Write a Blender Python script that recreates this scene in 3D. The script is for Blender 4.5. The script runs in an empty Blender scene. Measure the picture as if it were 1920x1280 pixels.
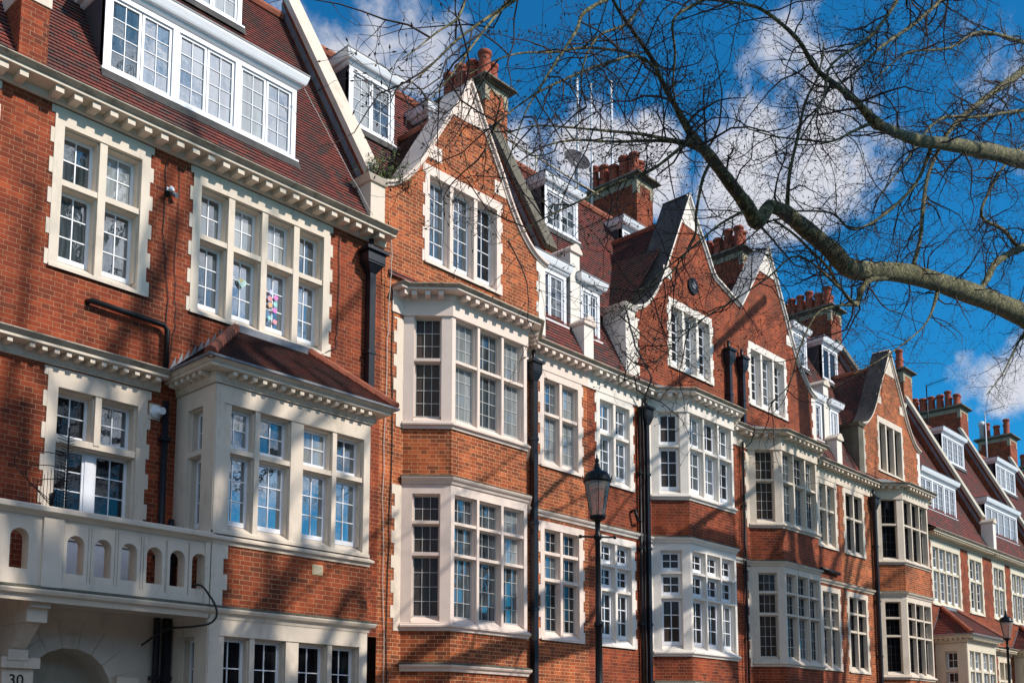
import bpy, math, random
from mathutils import Vector, Matrix
rnd = random.Random(11)
R = math.radians
# ------------------------------------------------------------------ camera, world, sun, exposure
scene = bpy.context.scene
col = scene.collection
cam_d = bpy.data.cameras.new("camera")
cam = bpy.data.objects.new("camera", cam_d); col.objects.link(cam)
cam_d.sensor_width = 36.0
cam_d.lens = 1982.0 / 1920.0 * 36.0
cam_d.shift_x = 0.0
cam_d.shift_y = 506.0 / 1920.0
cam_d.clip_start = 0.1; cam_d.clip_end = 2000.0
al, th = R(42.8), R(7.02)
fwd = Vector((math.cos(al) * math.cos(th), math.sin(al) * math.cos(th), math.sin(th)))
cam.location = (0.0, -14.5, 1.6)
cam.rotation_euler = fwd.to_track_quat('-Z', 'Y').to_euler()
scene.camera = cam
scene.render.resolution_x = 1024; scene.render.resolution_y = 682

SUN_AZ, SUN_EL = 20.0, 37.5      # azimuth to the right of the facade's outward normal
sun_dir = Vector((math.sin(R(SUN_AZ)) * math.cos(R(SUN_EL)), -math.cos(R(SUN_AZ)) * math.cos(R(SUN_EL)), math.sin(R(SUN_EL))))
sd = bpy.data.lights.new("sun", 'SUN'); sd.energy = 4.6; sd.angle = R(0.53); sd.color = (1.0, 0.93, 0.84)
so = bpy.data.objects.new("sun", sd); col.objects.link(so)
so.rotation_euler = sun_dir.to_track_quat('Z', 'Y').to_euler()
so.location = (30, -40, 40)

world = bpy.data.worlds.new("World"); scene.world = world; world.use_nodes = True
wn, wl = world.node_tree.nodes, world.node_tree.links
wn.clear()
wout = wn.new('ShaderNodeOutputWorld'); wbg = wn.new('ShaderNodeBackground'); wbg.inputs[1].default_value = 0.09
sky = wn.new('ShaderNodeTexSky'); sky.sky_type = 'NISHITA'; sky.sun_disc = False
sky.sun_elevation = R(SUN_EL); sky.sun_rotation = R(180.0 - SUN_AZ)
sky.air_density = 1.0; sky.dust_density = 0.1; sky.ozone_density = 3.0
tint = wn.new('ShaderNodeMix'); tint.data_type = 'RGBA'; tint.blend_type = 'MULTIPLY'; tint.inputs[0].default_value = 1.0
tint.inputs[7].default_value = (0.14, 1.18, 1.66, 1)
wl.new(sky.outputs[0], tint.inputs[6])
geo = wn.new('ShaderNodeTexCoord')
nz = wn.new('ShaderNodeTexNoise'); nz.inputs['Scale'].default_value = 5.0; nz.inputs['Detail'].default_value = 9.0; nz.inputs['Roughness'].default_value = 0.6
wl.new(geo.outputs['Generated'], nz.inputs['Vector'])
nz2 = wn.new('ShaderNodeTexNoise'); nz2.inputs['Scale'].default_value = 13.0; nz2.inputs['Detail'].default_value = 8.0; nz2.inputs['Roughness'].default_value = 0.6
wl.new(geo.outputs['Generated'], nz2.inputs['Vector'])
def wmath(op, a, b, clamp=False):
    n = wn.new('ShaderNodeMath'); n.operation = op; n.use_clamp = clamp
    for i, v in enumerate((a, b)):
        if isinstance(v, (int, float)): n.inputs[i].default_value = v
        else: wl.new(v, n.inputs[i])
    return n.outputs[0]
CLOUDS = [((0.50, 0.645, 0.576), 6.5, 0.95), ((0.535, 0.628, 0.565), 3.5, 0.8), ((0.636, 0.564, 0.505), 3.2, 0.8), ((0.668, 0.537, 0.50), 3.5, 0.95),
          ((0.70, 0.51, 0.48), 3.8, 0.95), ((0.725, 0.488, 0.475), 2.5, 0.6), ((0.78, 0.39, 0.49), 5.6, 1.0), ((0.775, 0.355, 0.525), 4.5, 0.95),
          ((0.755, 0.425, 0.47), 3.2, 0.85), ((0.806, 0.336, 0.478), 4.5, 0.9), ((0.768, 0.436, 0.46), 4.0, 0.85), ((0.79, 0.29, 0.54), 3.5, 0.8),
          ((0.812, 0.25, 0.528), 4.0, 0.9), ((0.80, 0.20, 0.56), 3.0, 0.9), ((0.74, 0.38, 0.56), 3.0, 0.85), ((0.86, 0.22, 0.46), 2.6, 0.7), ((0.85, 0.287, 0.44), 3.0, 0.4), ((0.83, 0.39, 0.399), 2.2, 0.45), ((0.899, 0.316, 0.304), 3.2, 1.0),
          ((0.912, 0.285, 0.293), 2.8, 1.0), ((0.885, 0.342, 0.32), 2.2, 0.5), ((0.92, 0.262, 0.305), 3.0, 0.9), ((0.775, 0.468, 0.425), 2.0, 0.5)]
# clouds added out of view behind the photographer to whiten ambient light and pane reflections
CLOUDS += [((0.72, -0.45, 0.53), 18, 0.85), ((0.4, -0.8, 0.45), 24, 0.95), ((0.85, -0.35, 0.25), 16, 0.95), ((0.45, -0.60, 0.66), 16, 0.8), ((-0.2, -0.8, 0.6), 32, 0.95), ((-0.8, -0.4, 0.5), 34, 0.95), ((-0.6, -0.1, 0.8), 24, 0.9), ((-0.9, 0.3, 0.3), 24, 0.9)]
acc = 0.0
for c, rad, wt in CLOUDS:
    v = Vector(c).normalized(); rad = rad * 0.85 if v.y > 0 else rad
    d = wn.new('ShaderNodeVectorMath'); d.operation = 'DOT_PRODUCT'
    wl.new(geo.outputs['Generated'], d.inputs[0]); d.inputs[1].default_value = v
    k = 1.0 / (1.0 - math.cos(R(rad)))
    g = wmath('SUBTRACT', 1.0, wmath('MULTIPLY', wmath('SUBTRACT', 1.0, d.outputs['Value']), k * 0.62), True)
    acc = wmath('MAXIMUM', acc, wmath('MULTIPLY', g, wt))
mix = wmath('ADD', acc, wmath('MULTIPLY', wmath('SUBTRACT', nz.outputs[0], 0.53), 2.6))
mix = wmath('ADD', mix, wmath('MULTIPLY', wmath('SUBTRACT', nz2.outputs[0], 0.5), 1.7))
ms = wn.new('ShaderNodeMapRange'); ms.interpolation_type = 'SMOOTHSTEP'
ms.inputs[1].default_value = 0.46; ms.inputs[2].default_value = 0.98; ms.inputs[3].default_value = 0.0; ms.inputs[4].default_value = 0.92
wl.new(mix, ms.inputs[0])
cm = wn.new('ShaderNodeMix'); cm.data_type = 'RGBA'
wl.new(ms.outputs[0], cm.inputs[0]); wl.new(tint.outputs[2], cm.inputs[6]); 
sdn = wn.new('ShaderNodeVectorMath'); sdn.operation = 'DOT_PRODUCT'; wl.new(geo.outputs['Generated'], sdn.inputs[0]); sdn.inputs[1].default_value = sun_dir
glow = wmath('POWER', wmath('MAXIMUM', sdn.outputs['Value'], 0.0), 7.0)      # clouds brighten towards the sun
cb = wn.new('ShaderNodeVectorMath'); cb.operation = 'SCALE'; cb.inputs[0].default_value = (8.3, 8.3, 8.9)
wl.new(wmath('ADD', 1.0, wmath('MULTIPLY', glow, 2.2)), cb.inputs['Scale']); wl.new(cb.outputs[0], cm.inputs[7])
wl.new(cm.outputs[2], wbg.inputs[0]); wl.new(wbg.outputs[0], wout.inputs[0])
scene.view_settings.view_transform = 'Standard'; scene.view_settings.look = 'None'
scene.view_settings.exposure = 0.0; scene.view_settings.gamma = 1.0

# ------------------------------------------------------------------ materials
def nodes(name):
    m = bpy.data.materials.new(name); m.use_nodes = True
    nt = m.node_tree; nt.nodes.clear()
    o = nt.nodes.new('ShaderNodeOutputMaterial'); b = nt.nodes.new('ShaderNodeBsdfPrincipled')
    nt.links.new(b.outputs[0], o.inputs[0])
    return m, nt, b
class G:
    def __init__(s, nt): s.nt = nt
    def n(s, t, **k):
        x = s.nt.nodes.new(t)
        for a, v in k.items(): setattr(x, a, v)
        return x
    def l(s, a, b): s.nt.links.new(a, b)
    def m(s, op, a, b=0.0, c=None, clamp=False):
        x = s.n('ShaderNodeMath', operation=op, use_clamp=clamp)
        for i, v in enumerate((a, b, c)):
            if v is None: continue
            if isinstance(v, (int, float)): x.inputs[i].default_value = v
            else: s.l(v, x.inputs[i])
        return x.outputs[0]
    def noise(s, vec, scale, detail=4.0, rough=0.55):
        x = s.n('ShaderNodeTexNoise'); x.inputs['Scale'].default_value = scale; x.inputs['Detail'].default_value = detail; x.inputs['Roughness'].default_value = rough
        s.l(vec, x.inputs['Vector']); return x.outputs[0]
    def mixc(s, f, a, b, mode='MIX'):
        x = s.n('ShaderNodeMix', data_type='RGBA', blend_type=mode)
        for i, v in ((0, f), (6, a), (7, b)):
            if isinstance(v, (int, float)): x.inputs[i].default_value = v
            elif isinstance(v, tuple): x.inputs[i].default_value = v + (1,) if len(v) == 3 else v
            else: s.l(v, x.inputs[i])
        return x.outputs[2]
    def ramp(s, f, a, b, c=0.0, d=1.0):
        x = s.n('ShaderNodeMapRange'); s.l(f, x.inputs[0])
        for i, v in enumerate((a, b, c, d)): x.inputs[i + 1].default_value = v
        return x.outputs[0]
    def pos(s): return s.n('ShaderNodeNewGeometry').outputs['Position']
    def uv(s):
        sp = s.n('ShaderNodeSeparateXYZ'); s.l(s.n('ShaderNodeUVMap').outputs[0], sp.inputs[0]); return sp.outputs[0], sp.outputs[1]
    def bump(s, h, dist, strength, b):
        x = s.n('ShaderNodeBump'); x.inputs['Distance'].default_value = dist; x.inputs['Strength'].default_value = strength
        s.l(h, x.inputs['Height']); s.l(x.outputs[0], b.inputs['Normal'])
def mat_plain(name, c, rough=0.6, var=0.12, scale=6.0, dirt=None, metallic=0.0, bump=0.0, spec=0.4, stain=0.45):
    m, nt, b = nodes(name); g = G(nt); p = g.pos()
    n1 = g.noise(p, scale, 5.0)
    base = g.mixc(g.ramp(n1, 0.3, 0.7), tuple(x * (1 - var) for x in c), tuple(min(1, x * (1 + var)) for x in c))
    if dirt:
        mp = g.n('ShaderNodeMapping'); mp.inputs['Scale'].default_value = (1.0, 1.0, 0.35); g.l(p, mp.inputs[0])
        n2 = g.noise(mp.outputs[0], 3.1, 8.0, 0.68)
        base = g.mixc(g.m('MULTIPLY', g.ramp(n2, 0.54, 0.72), stain), base, dirt)
    g.l(base, b.inputs['Base Color']); b.inputs['Roughness'].default_value = rough; b.inputs['Metallic'].default_value = metallic
    b.inputs['Specular IOR Level'].default_value = spec
    if bump: g.bump(g.noise(p, scale * 5, 6.0), bump, 0.6, b)
    return m
def mat_brick(name, c1, c2, c3, mortar, soot=0.5, jw=1.0, rh=0.0735, dk=0.90):
    m, nt, b = nodes(name); g = G(nt); u, v = g.uv(); p = g.pos()
    P, S = 0.336, 0.223
    row = g.m('FLOOR', g.m('DIVIDE', v, rh)); fv = g.m('SUBTRACT', g.m('DIVIDE', v, rh), row)
    uo = g.m('ADD', g.m('DIVIDE', u, P), g.m('MULTIPLY', g.m('FLOORED_MODULO', row, 2.0), 0.5))
    cell = g.m('FLOOR', uo); fu = g.m('MULTIPLY', g.m('SUBTRACT', uo, cell), P)
    hd = g.m('GREATER_THAN', fu, S)
    e = g.m('MINIMUM', g.m('MINIMUM', fu, g.m('ABSOLUTE', g.m('SUBTRACT', fu, S))), g.m('SUBTRACT', P, fu))
    ev = g.m('MULTIPLY', g.m('MINIMUM', fv, g.m('SUBTRACT', 1.0, fv)), rh)
    wob = g.m('MULTIPLY', g.m('SUBTRACT', g.noise(p, 30.0, 2.0), 0.5), 0.004)
    d = g.m('ADD', g.m('MINIMUM', e, ev), wob)
    brickmask = g.ramp(d, 0.0028 * jw, 0.0058 * jw)
    cx = g.n('ShaderNodeCombineXYZ'); g.l(g.m('ADD', g.m('MULTIPLY', cell, 2.0), hd), cx.inputs[0]); g.l(row, cx.inputs[1])
    wn_ = g.n('ShaderNodeTexWhiteNoise', noise_dimensions='2D'); g.l(cx.outputs[0], wn_.inputs[0])
    w = wn_.outputs['Value']
    sp = g.n('ShaderNodeSeparateColor'); g.l(wn_.outputs['Color'], sp.inputs[0])
    base = g.mixc(w, c1, c2)
    base = g.mixc(g.m('MULTIPLY', g.m('GREATER_THAN', sp.outputs[1], dk), 0.7), base, c3)
    base = g.mixc(g.ramp(g.noise(p, 2.2, 4.0, 0.6), 0.40, 0.62, 0.0, 0.75), base, tuple(x * 0.55 for x in c2))
    base = g.mixc(g.ramp(g.noise(p, 55.0, 4.0), 0.35, 0.75, 0.0, 0.22), base, tuple(x * 0.45 for x in c2))
    big = g.noise(p, 0.9, 6.0, 0.65)
    base = g.mixc(g.ramp(big, 0.46, 0.66, 0.0, soot), base, tuple(x * 0.35 for x in c3))
    mort = g.mixc(g.ramp(g.noise(p, 3.0, 3.0), 0.35, 0.7), mortar, tuple(x * 0.62 for x in mortar))
    g.l(g.mixc(brickmask, mort, base), b.inputs['Base Color'])
    b.inputs['Roughness'].default_value = 0.85; b.inputs['Specular IOR Level'].default_value = 0.25
    h = g.m('ADD', g.m('ADD', brickmask, g.m('MULTIPLY', w, 0.25)), g.m('MULTIPLY', g.noise(p, 90.0, 4.0), 0.35))
    g.bump(h, 0.003, 0.6, b)
    return m
def mat_tile(name, c1, c2, c3, gauge=0.1, wid=0.165):
    m, nt, b = nodes(name); g = G(nt); u, v = g.uv(); p = g.pos()
    row = g.m('FLOOR', g.m('ADD', g.m('DIVIDE', v, gauge), 0.001))
    uo = g.m('ADD', g.m('DIVIDE', u, wid), g.m('MULTIPLY', g.m('FLOORED_MODULO', row, 2.0), 0.5))
    cell = g.m('FLOOR', uo); fu = g.m('SUBTRACT', uo, cell)
    jm = g.ramp(g.m('MINIMUM', fu, g.m('SUBTRACT', 1.0, fu)), 0.012, 0.035)
    cx = g.n('ShaderNodeCombineXYZ'); g.l(cell, cx.inputs[0]); g.l(row, cx.inputs[1])
    wn_ = g.n('ShaderNodeTexWhiteNoise', noise_dimensions='2D'); g.l(cx.outputs[0], wn_.inputs[0])
    sp = g.n('ShaderNodeSeparateColor'); g.l(wn_.outputs['Color'], sp.inputs[0])
    base = g.mixc(wn_.outputs['Value'], c1, c2)
    base = g.mixc(g.m('GREATER_THAN', sp.outputs[1], 0.86), base, c3)
    base = g.mixc(g.ramp(g.noise(p, 1.3, 7.0, 0.65), 0.44, 0.64, 0.0, 0.8), base, c3)
    base = g.mixc(g.ramp(g.noise(p, 4.0, 6.0, 0.7), 0.56, 0.7, 0.0, 0.5), base, (0.10, 0.085, 0.06))
    base = g.mixc(jm, tuple(x * 0.2 for x in c3), base)
    g.l(base, b.inputs['Base Color']); b.inputs['Roughness'].default_value = 0.8; b.inputs['Specular IOR Level'].default_value = 0.3
    g.bump(g.m('ADD', g.m('ADD', jm, g.m('MULTIPLY', wn_.outputs['Value'], 0.6)), g.m('MULTIPLY', g.noise(p, 60.0, 3.0), 0.3)), 0.006, 0.8, b)
    return m
def mat_glass(name, c, refl=0.5, pat=0.4, rough=0.02, fk=1.3):
    m, nt, b = nodes(name); g = G(nt); p = g.pos()
    for x in list(nt.nodes):
        if x.type == 'BSDF_PRINCIPLED': nt.nodes.remove(x)
    out = [x for x in nt.nodes if x.type == 'OUTPUT_MATERIAL'][0]
    df = g.n('ShaderNodeBsdfDiffuse'); gl = g.n('ShaderNodeBsdfGlossy'); gl.inputs['Roughness'].default_value = rough
    gl.inputs['Color'].default_value = (0.85, 0.87, 0.88, 1)
    mp = g.n('ShaderNodeMapping'); mp.inputs['Scale'].default_value = (7.0, 7.0, 0.5); g.l(p, mp.inputs[0])
    n1 = g.noise(mp.outputs[0], 1.6, 4.0, 0.6)
    g.l(g.mixc(g.ramp(n1, 0.35, 0.68), tuple(x * (1 - pat) for x in c), tuple(min(1, x * (1 + pat)) for x in c)), df.inputs['Color'])
    fr = g.n('ShaderNodeFresnel'); fr.inputs[0].default_value = 1.5
    f = g.m('ADD', g.m('MULTIPLY', fr.outputs[0], fk), refl * 0.22, clamp=True)
    mx = g.n('ShaderNodeMixShader'); g.l(f, mx.inputs[0]); g.l(df.outputs[0], mx.inputs[1]); g.l(gl.outputs[0], mx.inputs[2])
    g.l(mx.outputs[0], out.inputs[0])
    bp = g.n('ShaderNodeBump'); bp.inputs['Distance'].default_value = 0.002; bp.inputs['Strength'].default_value = 0.35
    g.l(g.noise(p, 7.0, 2.0), bp.inputs['Height']); g.l(bp.outputs[0], gl.inputs['Normal'])
    return m
M = {}
M['brick'] = mat_brick('red_brick', (0.42, 0.080, 0.026), (0.24, 0.042, 0.017), (0.11, 0.032, 0.018), (0.44, 0.26, 0.15), jw=0.7)
M['brick_b'] = mat_brick('orange_brick', (0.60, 0.152, 0.048), (0.37, 0.080, 0.028), (0.13, 0.045, 0.024), (0.72, 0.48, 0.26), 0.4, dk=0.72, jw=0.8)
M['brick_dark'] = mat_brick('sooty_brick', (0.42, 0.085, 0.028), (0.24, 0.05, 0.019), (0.10, 0.04, 0.022), (0.48, 0.30, 0.17), 0.5, jw=0.75)
M['tile'] = mat_tile('roof_tile', (0.23, 0.055, 0.040), (0.14, 0.038, 0.032), (0.075, 0.050, 0.045))
M['tile_dark'] = mat_tile('old_roof_tile', (0.15, 0.045, 0.034), (0.09, 0.033, 0.028), (0.05, 0.038, 0.034))
M['stone'] = mat_plain('cream_paint', (0.68, 0.575, 0.46), 0.65, 0.06, 2.5, (0.30, 0.25, 0.18), bump=0.003, stain=0.5)
M['stone_b'] = mat_plain('pink_cream_paint', (0.76, 0.62, 0.53), 0.6, 0.04, 2.5, (0.45, 0.36, 0.28), bump=0.0015, stain=0.22)
M['stone_w'] = mat_plain('white_stone_paint', (0.78, 0.71, 0.63), 0.6, 0.04, 2.5, (0.45, 0.42, 0.38), bump=0.0015, stain=0.25)
M['stone_y'] = mat_plain('old_ivory_paint', (0.66, 0.58, 0.44), 0.65, 0.06, 3.0, (0.35, 0.30, 0.20), bump=0.002, stain=0.4)
M['tile_edge_shade_dirt'] = mat_plain('tile_edge_shade_dirt', (0.045, 0.02, 0.016), 0.9, 0.3, 12.0)  # dark colour paints the shade under each tile course, plus dirt in the gap
M['stone_g'] = mat_plain('buff_stone', (0.50, 0.45, 0.35), 0.7, 0.10, 3.0, (0.22, 0.20, 0.14), bump=0.003, stain=0.6)
M['stone_dirty'] = mat_plain('weathered_gutter_paint', (0.42, 0.36, 0.28), 0.75, 0.22, 5.0, (0.05, 0.045, 0.03), bump=0.006, stain=0.95)
M['chimstone'] = mat_plain('chimney_stone', (0.34, 0.29, 0.20), 0.8, 0.15, 4.0, (0.12, 0.10, 0.07), bump=0.003, stain=0.5)
M['white'] = mat_plain('white_gloss_paint', (0.80, 0.81, 0.84), 0.4, 0.03, 3.0)
M['lead'] = mat_plain('lead_sheet', (0.17, 0.18, 0.20), 0.55, 0.25, 5.0, (0.32, 0.32, 0.31), bump=0.003, stain=0.6)
M['darklead'] = mat_plain('blackened_coping', (0.055, 0.052, 0.05), 0.8, 0.3, 5.0, (0.12, 0.115, 0.09), bump=0.004, stain=0.6)
M['greycoping'] = mat_plain('grey_stone_coping', (0.13, 0.115, 0.085), 0.85, 0.2, 5.0, (0.08, 0.075, 0.05), bump=0.004, stain=0.7)
M['mossy'] = mat_plain('mossy_ledge', (0.10, 0.095, 0.065), 0.9, 0.4, 14.0, (0.03, 0.03, 0.02), bump=0.01, stain=0.8)
M['iron'] = mat_plain('black_iron_paint', (0.008, 0.008, 0.009), 0.38, 0.1, 8.0, spec=0.3)
M['pipe'] = mat_plain('blue_black_pipe_paint', (0.010, 0.012, 0.018), 0.38, 0.1, 8.0, spec=0.35)
M['pot'] = mat_plain('terracotta', (0.30, 0.062, 0.026), 0.8, 0.25, 6.0, (0.12, 0.05, 0.03), bump=0.002, stain=0.5)
M['slab'] = mat_plain('mossy_chimney_slab', (0.13, 0.12, 0.085), 0.9, 0.3, 5.0, (0.05, 0.05, 0.03), bump=0.006, stain=0.8)
M['ridge'] = mat_plain('ridge_tile', (0.29, 0.085, 0.045), 0.8, 0.25, 5.0, (0.14, 0.07, 0.04), bump=0.003, stain=0.5)
M['cheek'] = mat_plain('dark_dormer_cheek', (0.06, 0.055, 0.065), 0.8, 0.2, 4.0)
M['leadcame'] = mat_plain('lead_came', (0.52, 0.52, 0.50), 0.5, 0.1)
M['blackcame'] = mat_plain('black_lead_came', (0.02, 0.02, 0.024), 0.5, 0.1)
M['g_dark'] = mat_glass('glass_dark', (0.012, 0.012, 0.014), 0.05, fk=0.9)
M['g_black'] = mat_glass('glass_black', (0.008, 0.008, 0.010), 0.0, fk=0.5)
M['g_net'] = mat_glass('glass_net_curtain', (0.25, 0.27, 0.275), 0.45, 0.25)
M['g_mid'] = mat_glass('glass_dim_room', (0.055, 0.070, 0.080), 0.55, 0.6)
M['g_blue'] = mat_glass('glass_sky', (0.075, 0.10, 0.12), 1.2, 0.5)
M['g_brown'] = mat_glass('glass_brown_reflection', (0.060, 0.046, 0.038), 0.0, 0.3, fk=0.35)  # brown diffuse colour stands in for reflected trees and houses
M['concrete'] = mat_plain('paving', (0.20, 0.19, 0.17), 0.9, 0.15, 3.0)
M['asphalt'] = mat_plain('asphalt', (0.055, 0.055, 0.057), 0.9, 0.2, 20.0)
M['wire'] = mat_plain('black_cable', (0.02, 0.02, 0.02), 0.6, 0.1)
M['wirew'] = mat_plain('grey_cable', (0.55, 0.52, 0.48), 0.6, 0.1)
M['steel'] = mat_plain('galvanised_steel', (0.62, 0.64, 0.66), 0.4, 0.1)
M['vent'] = mat_plain('buff_air_brick', (0.5, 0.40, 0.22), 0.8, 0.1)

# ------------------------------------------------------------------ mesh builder
class MB:
    def __init__(s): s.v = []; s.f = []; s.m = []; s.mats = []; s.smooth = []
    def mi(s, m):
        if m not in s.mats: s.mats.append(m)
        return s.mats.index(m)
    def poly(s, pts, m, sm=False):
        i = len(s.v); s.v.extend([tuple(p) for p in pts]); s.f.append(list(range(i, i + len(pts)))); s.m.append(s.mi(m)); s.smooth.append(sm)
    def hexa(s, p, m):      # p: 8 points, bottom 4 ccw then top 4
        i = len(s.v); s.v.extend([tuple(q) for q in p]); k = s.mi(m)
        for f in ((0, 3, 2, 1), (4, 5, 6, 7), (0, 1, 5, 4), (1, 2, 6, 5), (2, 3, 7, 6), (3, 0, 4, 7)):
            s.f.append([i + j for j in f]); s.m.append(k); s.smooth.append(False)
    def box(s, x0, x1, y0, y1, z0, z1, m):
        s.hexa([(x0, y0, z0), (x1, y0, z0), (x1, y1, z0), (x0, y1, z0), (x0, y0, z1), (x1, y0, z1), (x1, y1, z1), (x0, y1, z1)], m)
    def tube(s, pts, r, m, n=8, cap=True, sm=True):
        pts = [Vector(p) for p in pts]
        if not isinstance(r, (list, tuple)): r = [r] * len(pts)
        k = s.mi(m); base = len(s.v); prev = None
        for i, p in enumerate(pts):
            d = (pts[min(i + 1, len(pts) - 1)] - pts[max(i - 1, 0)])
            d = d.normalized() if d.length > 1e-9 else Vector((0, 0, 1))
            if prev is None:
                a = d.cross(Vector((0, 0, 1)));
                if a.length < 0.05: a = d.cross(Vector((1, 0, 0)))
                a.normalize()
            else:
                a = prev - d * prev.dot(d)
                a = a.normalized() if a.length > 1e-6 else d.orthogonal().normalized()
            prev = a; b = d.cross(a)
            for j in range(n):
                t = 2 * math.pi * j / n
                s.v.append(tuple(p + (a * math.cos(t) + b * math.sin(t)) * r[i]))
        for i in range(len(pts) - 1):
            for j in range(n):
                q = base + i * n
                s.f.append([q + j, q + (j + 1) % n, q + n + (j + 1) % n, q + n + j]); s.m.append(k); s.smooth.append(sm)
        if cap:
            s.f.append([base + j for j in range(n)][::-1]); s.m.append(k); s.smooth.append(False)
            q = base + (len(pts) - 1) * n
            s.f.append([q + j for j in range(n)]); s.m.append(k); s.smooth.append(False)
    def lathe(s, c, prof, m, n=16, sm=True):
        s.tube([(c[0], c[1], c[2] + z) for r_, z in prof], [max(r_, 0.0005) for r_, z in prof], m, n, True, sm)
    def sweep(s, path, prof, m, caps=(True, True)):
        """path: plan points (x,y); prof: (d,z) with d measured to the right-hand (street) side; mitred"""
        P_ = [Vector(p) for p in path]; N = []
        seg = []
        for i in range(len(P_) - 1):
            t = (P_[i + 1] - P_[i]).normalized(); seg.append(Vector((t.y, -t.x)))
        for i in range(len(P_)):
            if i == 0: N.append(seg[0])
            elif i == len(P_) - 1: N.append(seg[-1])
            else:
                a, b = seg[i - 1], seg[i]; q = (a + b); N.append(q / (1 + a.dot(b)))
        base = len(s.v); n = len(prof); k = s.mi(m)
        for i, p in enumerate(P_):
            for d, z in prof: s.v.append((p.x + N[i].x * d, p.y + N[i].y * d, z))
        for i in range(len(P_) - 1):
            for j in range(n - 1):
                q = base + i * n
                s.f.append([q + j, q + n + j, q + n + j + 1, q + j + 1]); s.m.append(k); s.smooth.append(False)
        if caps[0]: s.f.append([base + j for j in range(n)]); s.m.append(k); s.smooth.append(False)
        if caps[1]:
            q = base + (len(P_) - 1) * n
            s.f.append([q + j for j in range(n)][::-1]); s.m.append(k); s.smooth.append(False)
    def build(s, name, parent=None):
        me = bpy.data.meshes.new(name); me.from_pydata(s.v, [], s.f)
        for m in s.mats: me.materials.append(m if not isinstance(m, str) else M[m])
        me.polygons.foreach_set('material_index', s.m); me.polygons.foreach_set('use_smooth', s.smooth)
        uvl = me.uv_layers.new(name='UVMap'); vs = s.v
        for p in me.polygons:
            nn = p.normal
            if abs(nn.z) > 0.97: t = Vector((1, 0, 0)); b = Vector((0, 1, 0))
            else:
                t = Vector((-nn.y, nn.x, 0)).normalized(); b = nn.cross(t).normalized()
                if b.z < 0: b = -b
                if t.x < 0 or (abs(t.x) < 1e-4 and t.y < 0): t = -t
            for li in p.loop_indices:
                v = Vector(vs[me.loops[li].vertex_index]); uvl.data[li].uv = (v.dot(t), v.dot(b))
        o = bpy.data.objects.new(name, me); col.objects.link(o)
        if parent is not None:
            o.parent = parent; o.matrix_parent_inverse = Matrix.Translation(-Vector(parent.location)) if parent.type == 'EMPTY' else Matrix.Identity(4)
        return o
def tag(o, label, cat=None, group=None, kind=None):
    if label: o['label'] = label
    if cat: o['category'] = cat
    if group: o['group'] = group
    if kind: o['kind'] = kind
    return o
def empty(name, loc, label, cat, group=None):
    o = bpy.data.objects.new(name, None); col.objects.link(o); o.location = loc; o.empty_display_size = 0.3
    return tag(o, label, cat, group)
class Fr:
    """vertical plane frame: u along t, d outward to the street, z up"""
    def __init__(s, a, b):
        s.o = Vector(a); t = Vector(b) - s.o; s.L = t.length; s.t = t.normalized(); s.n = Vector((s.t.y, -s.t.x))
    def p(s, u, d, z): q = s.o + s.t * u + s.n * d; return (q.x, q.y, z)
    def box(s, mb, u0, u1, d0, d1, z0, z1, m):   # d0<d1 (d1 is nearer the street)
        mb.hexa([s.p(u0, d1, z0), s.p(u1, d1, z0), s.p(u1, d0, z0), s.p(u0, d0, z0), s.p(u0, d1, z1), s.p(u1, d1, z1), s.p(u1, d0, z1), s.p(u0, d0, z1)], m)
MAIN = Fr((0, 0), (1, 0))     # u == world x on the main facade plane
def wall(mb, F, u0, u1, zb, top, holes, m, step=None, d=0.0):
    """brick skin with openings; top is a number or function of u"""
    f = top if callable(top) else (lambda u: top)
    us = {u0, u1}
    for h in holes: us.add(h[0]); us.add(h[1])
    if step:
        n = int((u1 - u0) / step)
        for i in range(1, n): us.add(u0 + (u1 - u0) * i / n)
    us = sorted(u for u in us if u0 <= u <= u1)
    for a, b in zip(us, us[1:]):
        if b - a < 1e-4: continue
        mid = (a + b) / 2; hs = sorted([(h[2], h[3]) for h in holes if h[0] < mid < h[1]])
        z = zb
        for h0, h1 in hs:
            if h0 > z: mb.poly([F.p(a, d, z), F.p(b, d, z), F.p(b, d, h0), F.p(a, d, h0)], m)
            z = h1
        if min(f(a), f(b)) > z: mb.poly([F.p(a, d, z), F.p(b, d, z), F.p(b, d, f(b)), F.p(a, d, f(a))], m)
def tiles(mb, p0, p1, p2, p3, m, gauge=0.1, lip=0.02):
    """tiled slope: p0->p1 lower edge, p3->p2 upper edge"""
    p0, p1, p2, p3 = map(Vector, (p0, p1, p2, p3))
    nrm = (p1 - p0).cross(p3 - p0).normalized()
    if nrm.length < .5: nrm = (p2 - p0).cross(p3 - p0).normalized()
    if nrm.z < 0: nrm = -nrm
    L = max((p3 - p0).length, (p2 - p1).length); up = ((p3 + p2) / 2 - (p0 + p1) / 2).length
    t = (p1 - p0) if (p1 - p0).length > 0.01 else (p2 - p3); t = Vector((t.x, t.y, 0)).normalized()
    s_ = nrm.cross(t); s_ = s_ if s_.z > 0 else -s_
    v0 = p0.dot(s_); v1 = ((p3 + p2) / 2).dot(s_)
    n = max(1, int(round((v1 - v0) / gauge)))
    for i in range(n):
        a, b = i / n, (i + 1) / n
        q0, q1 = p0.lerp(p3, a), p1.lerp(p2, a); q2, q3 = p1.lerp(p2, b), p0.lerp(p3, b)
        mb.poly([q0 + nrm * lip, q1 + nrm * lip, q2 + nrm * lip * 0.1, q3 + nrm * lip * 0.1], m)
        mb.poly([q0 - nrm * 0.004, q1 - nrm * 0.004, q1 + nrm * lip, q0 + nrm * lip], 'tile_edge_shade_dirt')
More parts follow.
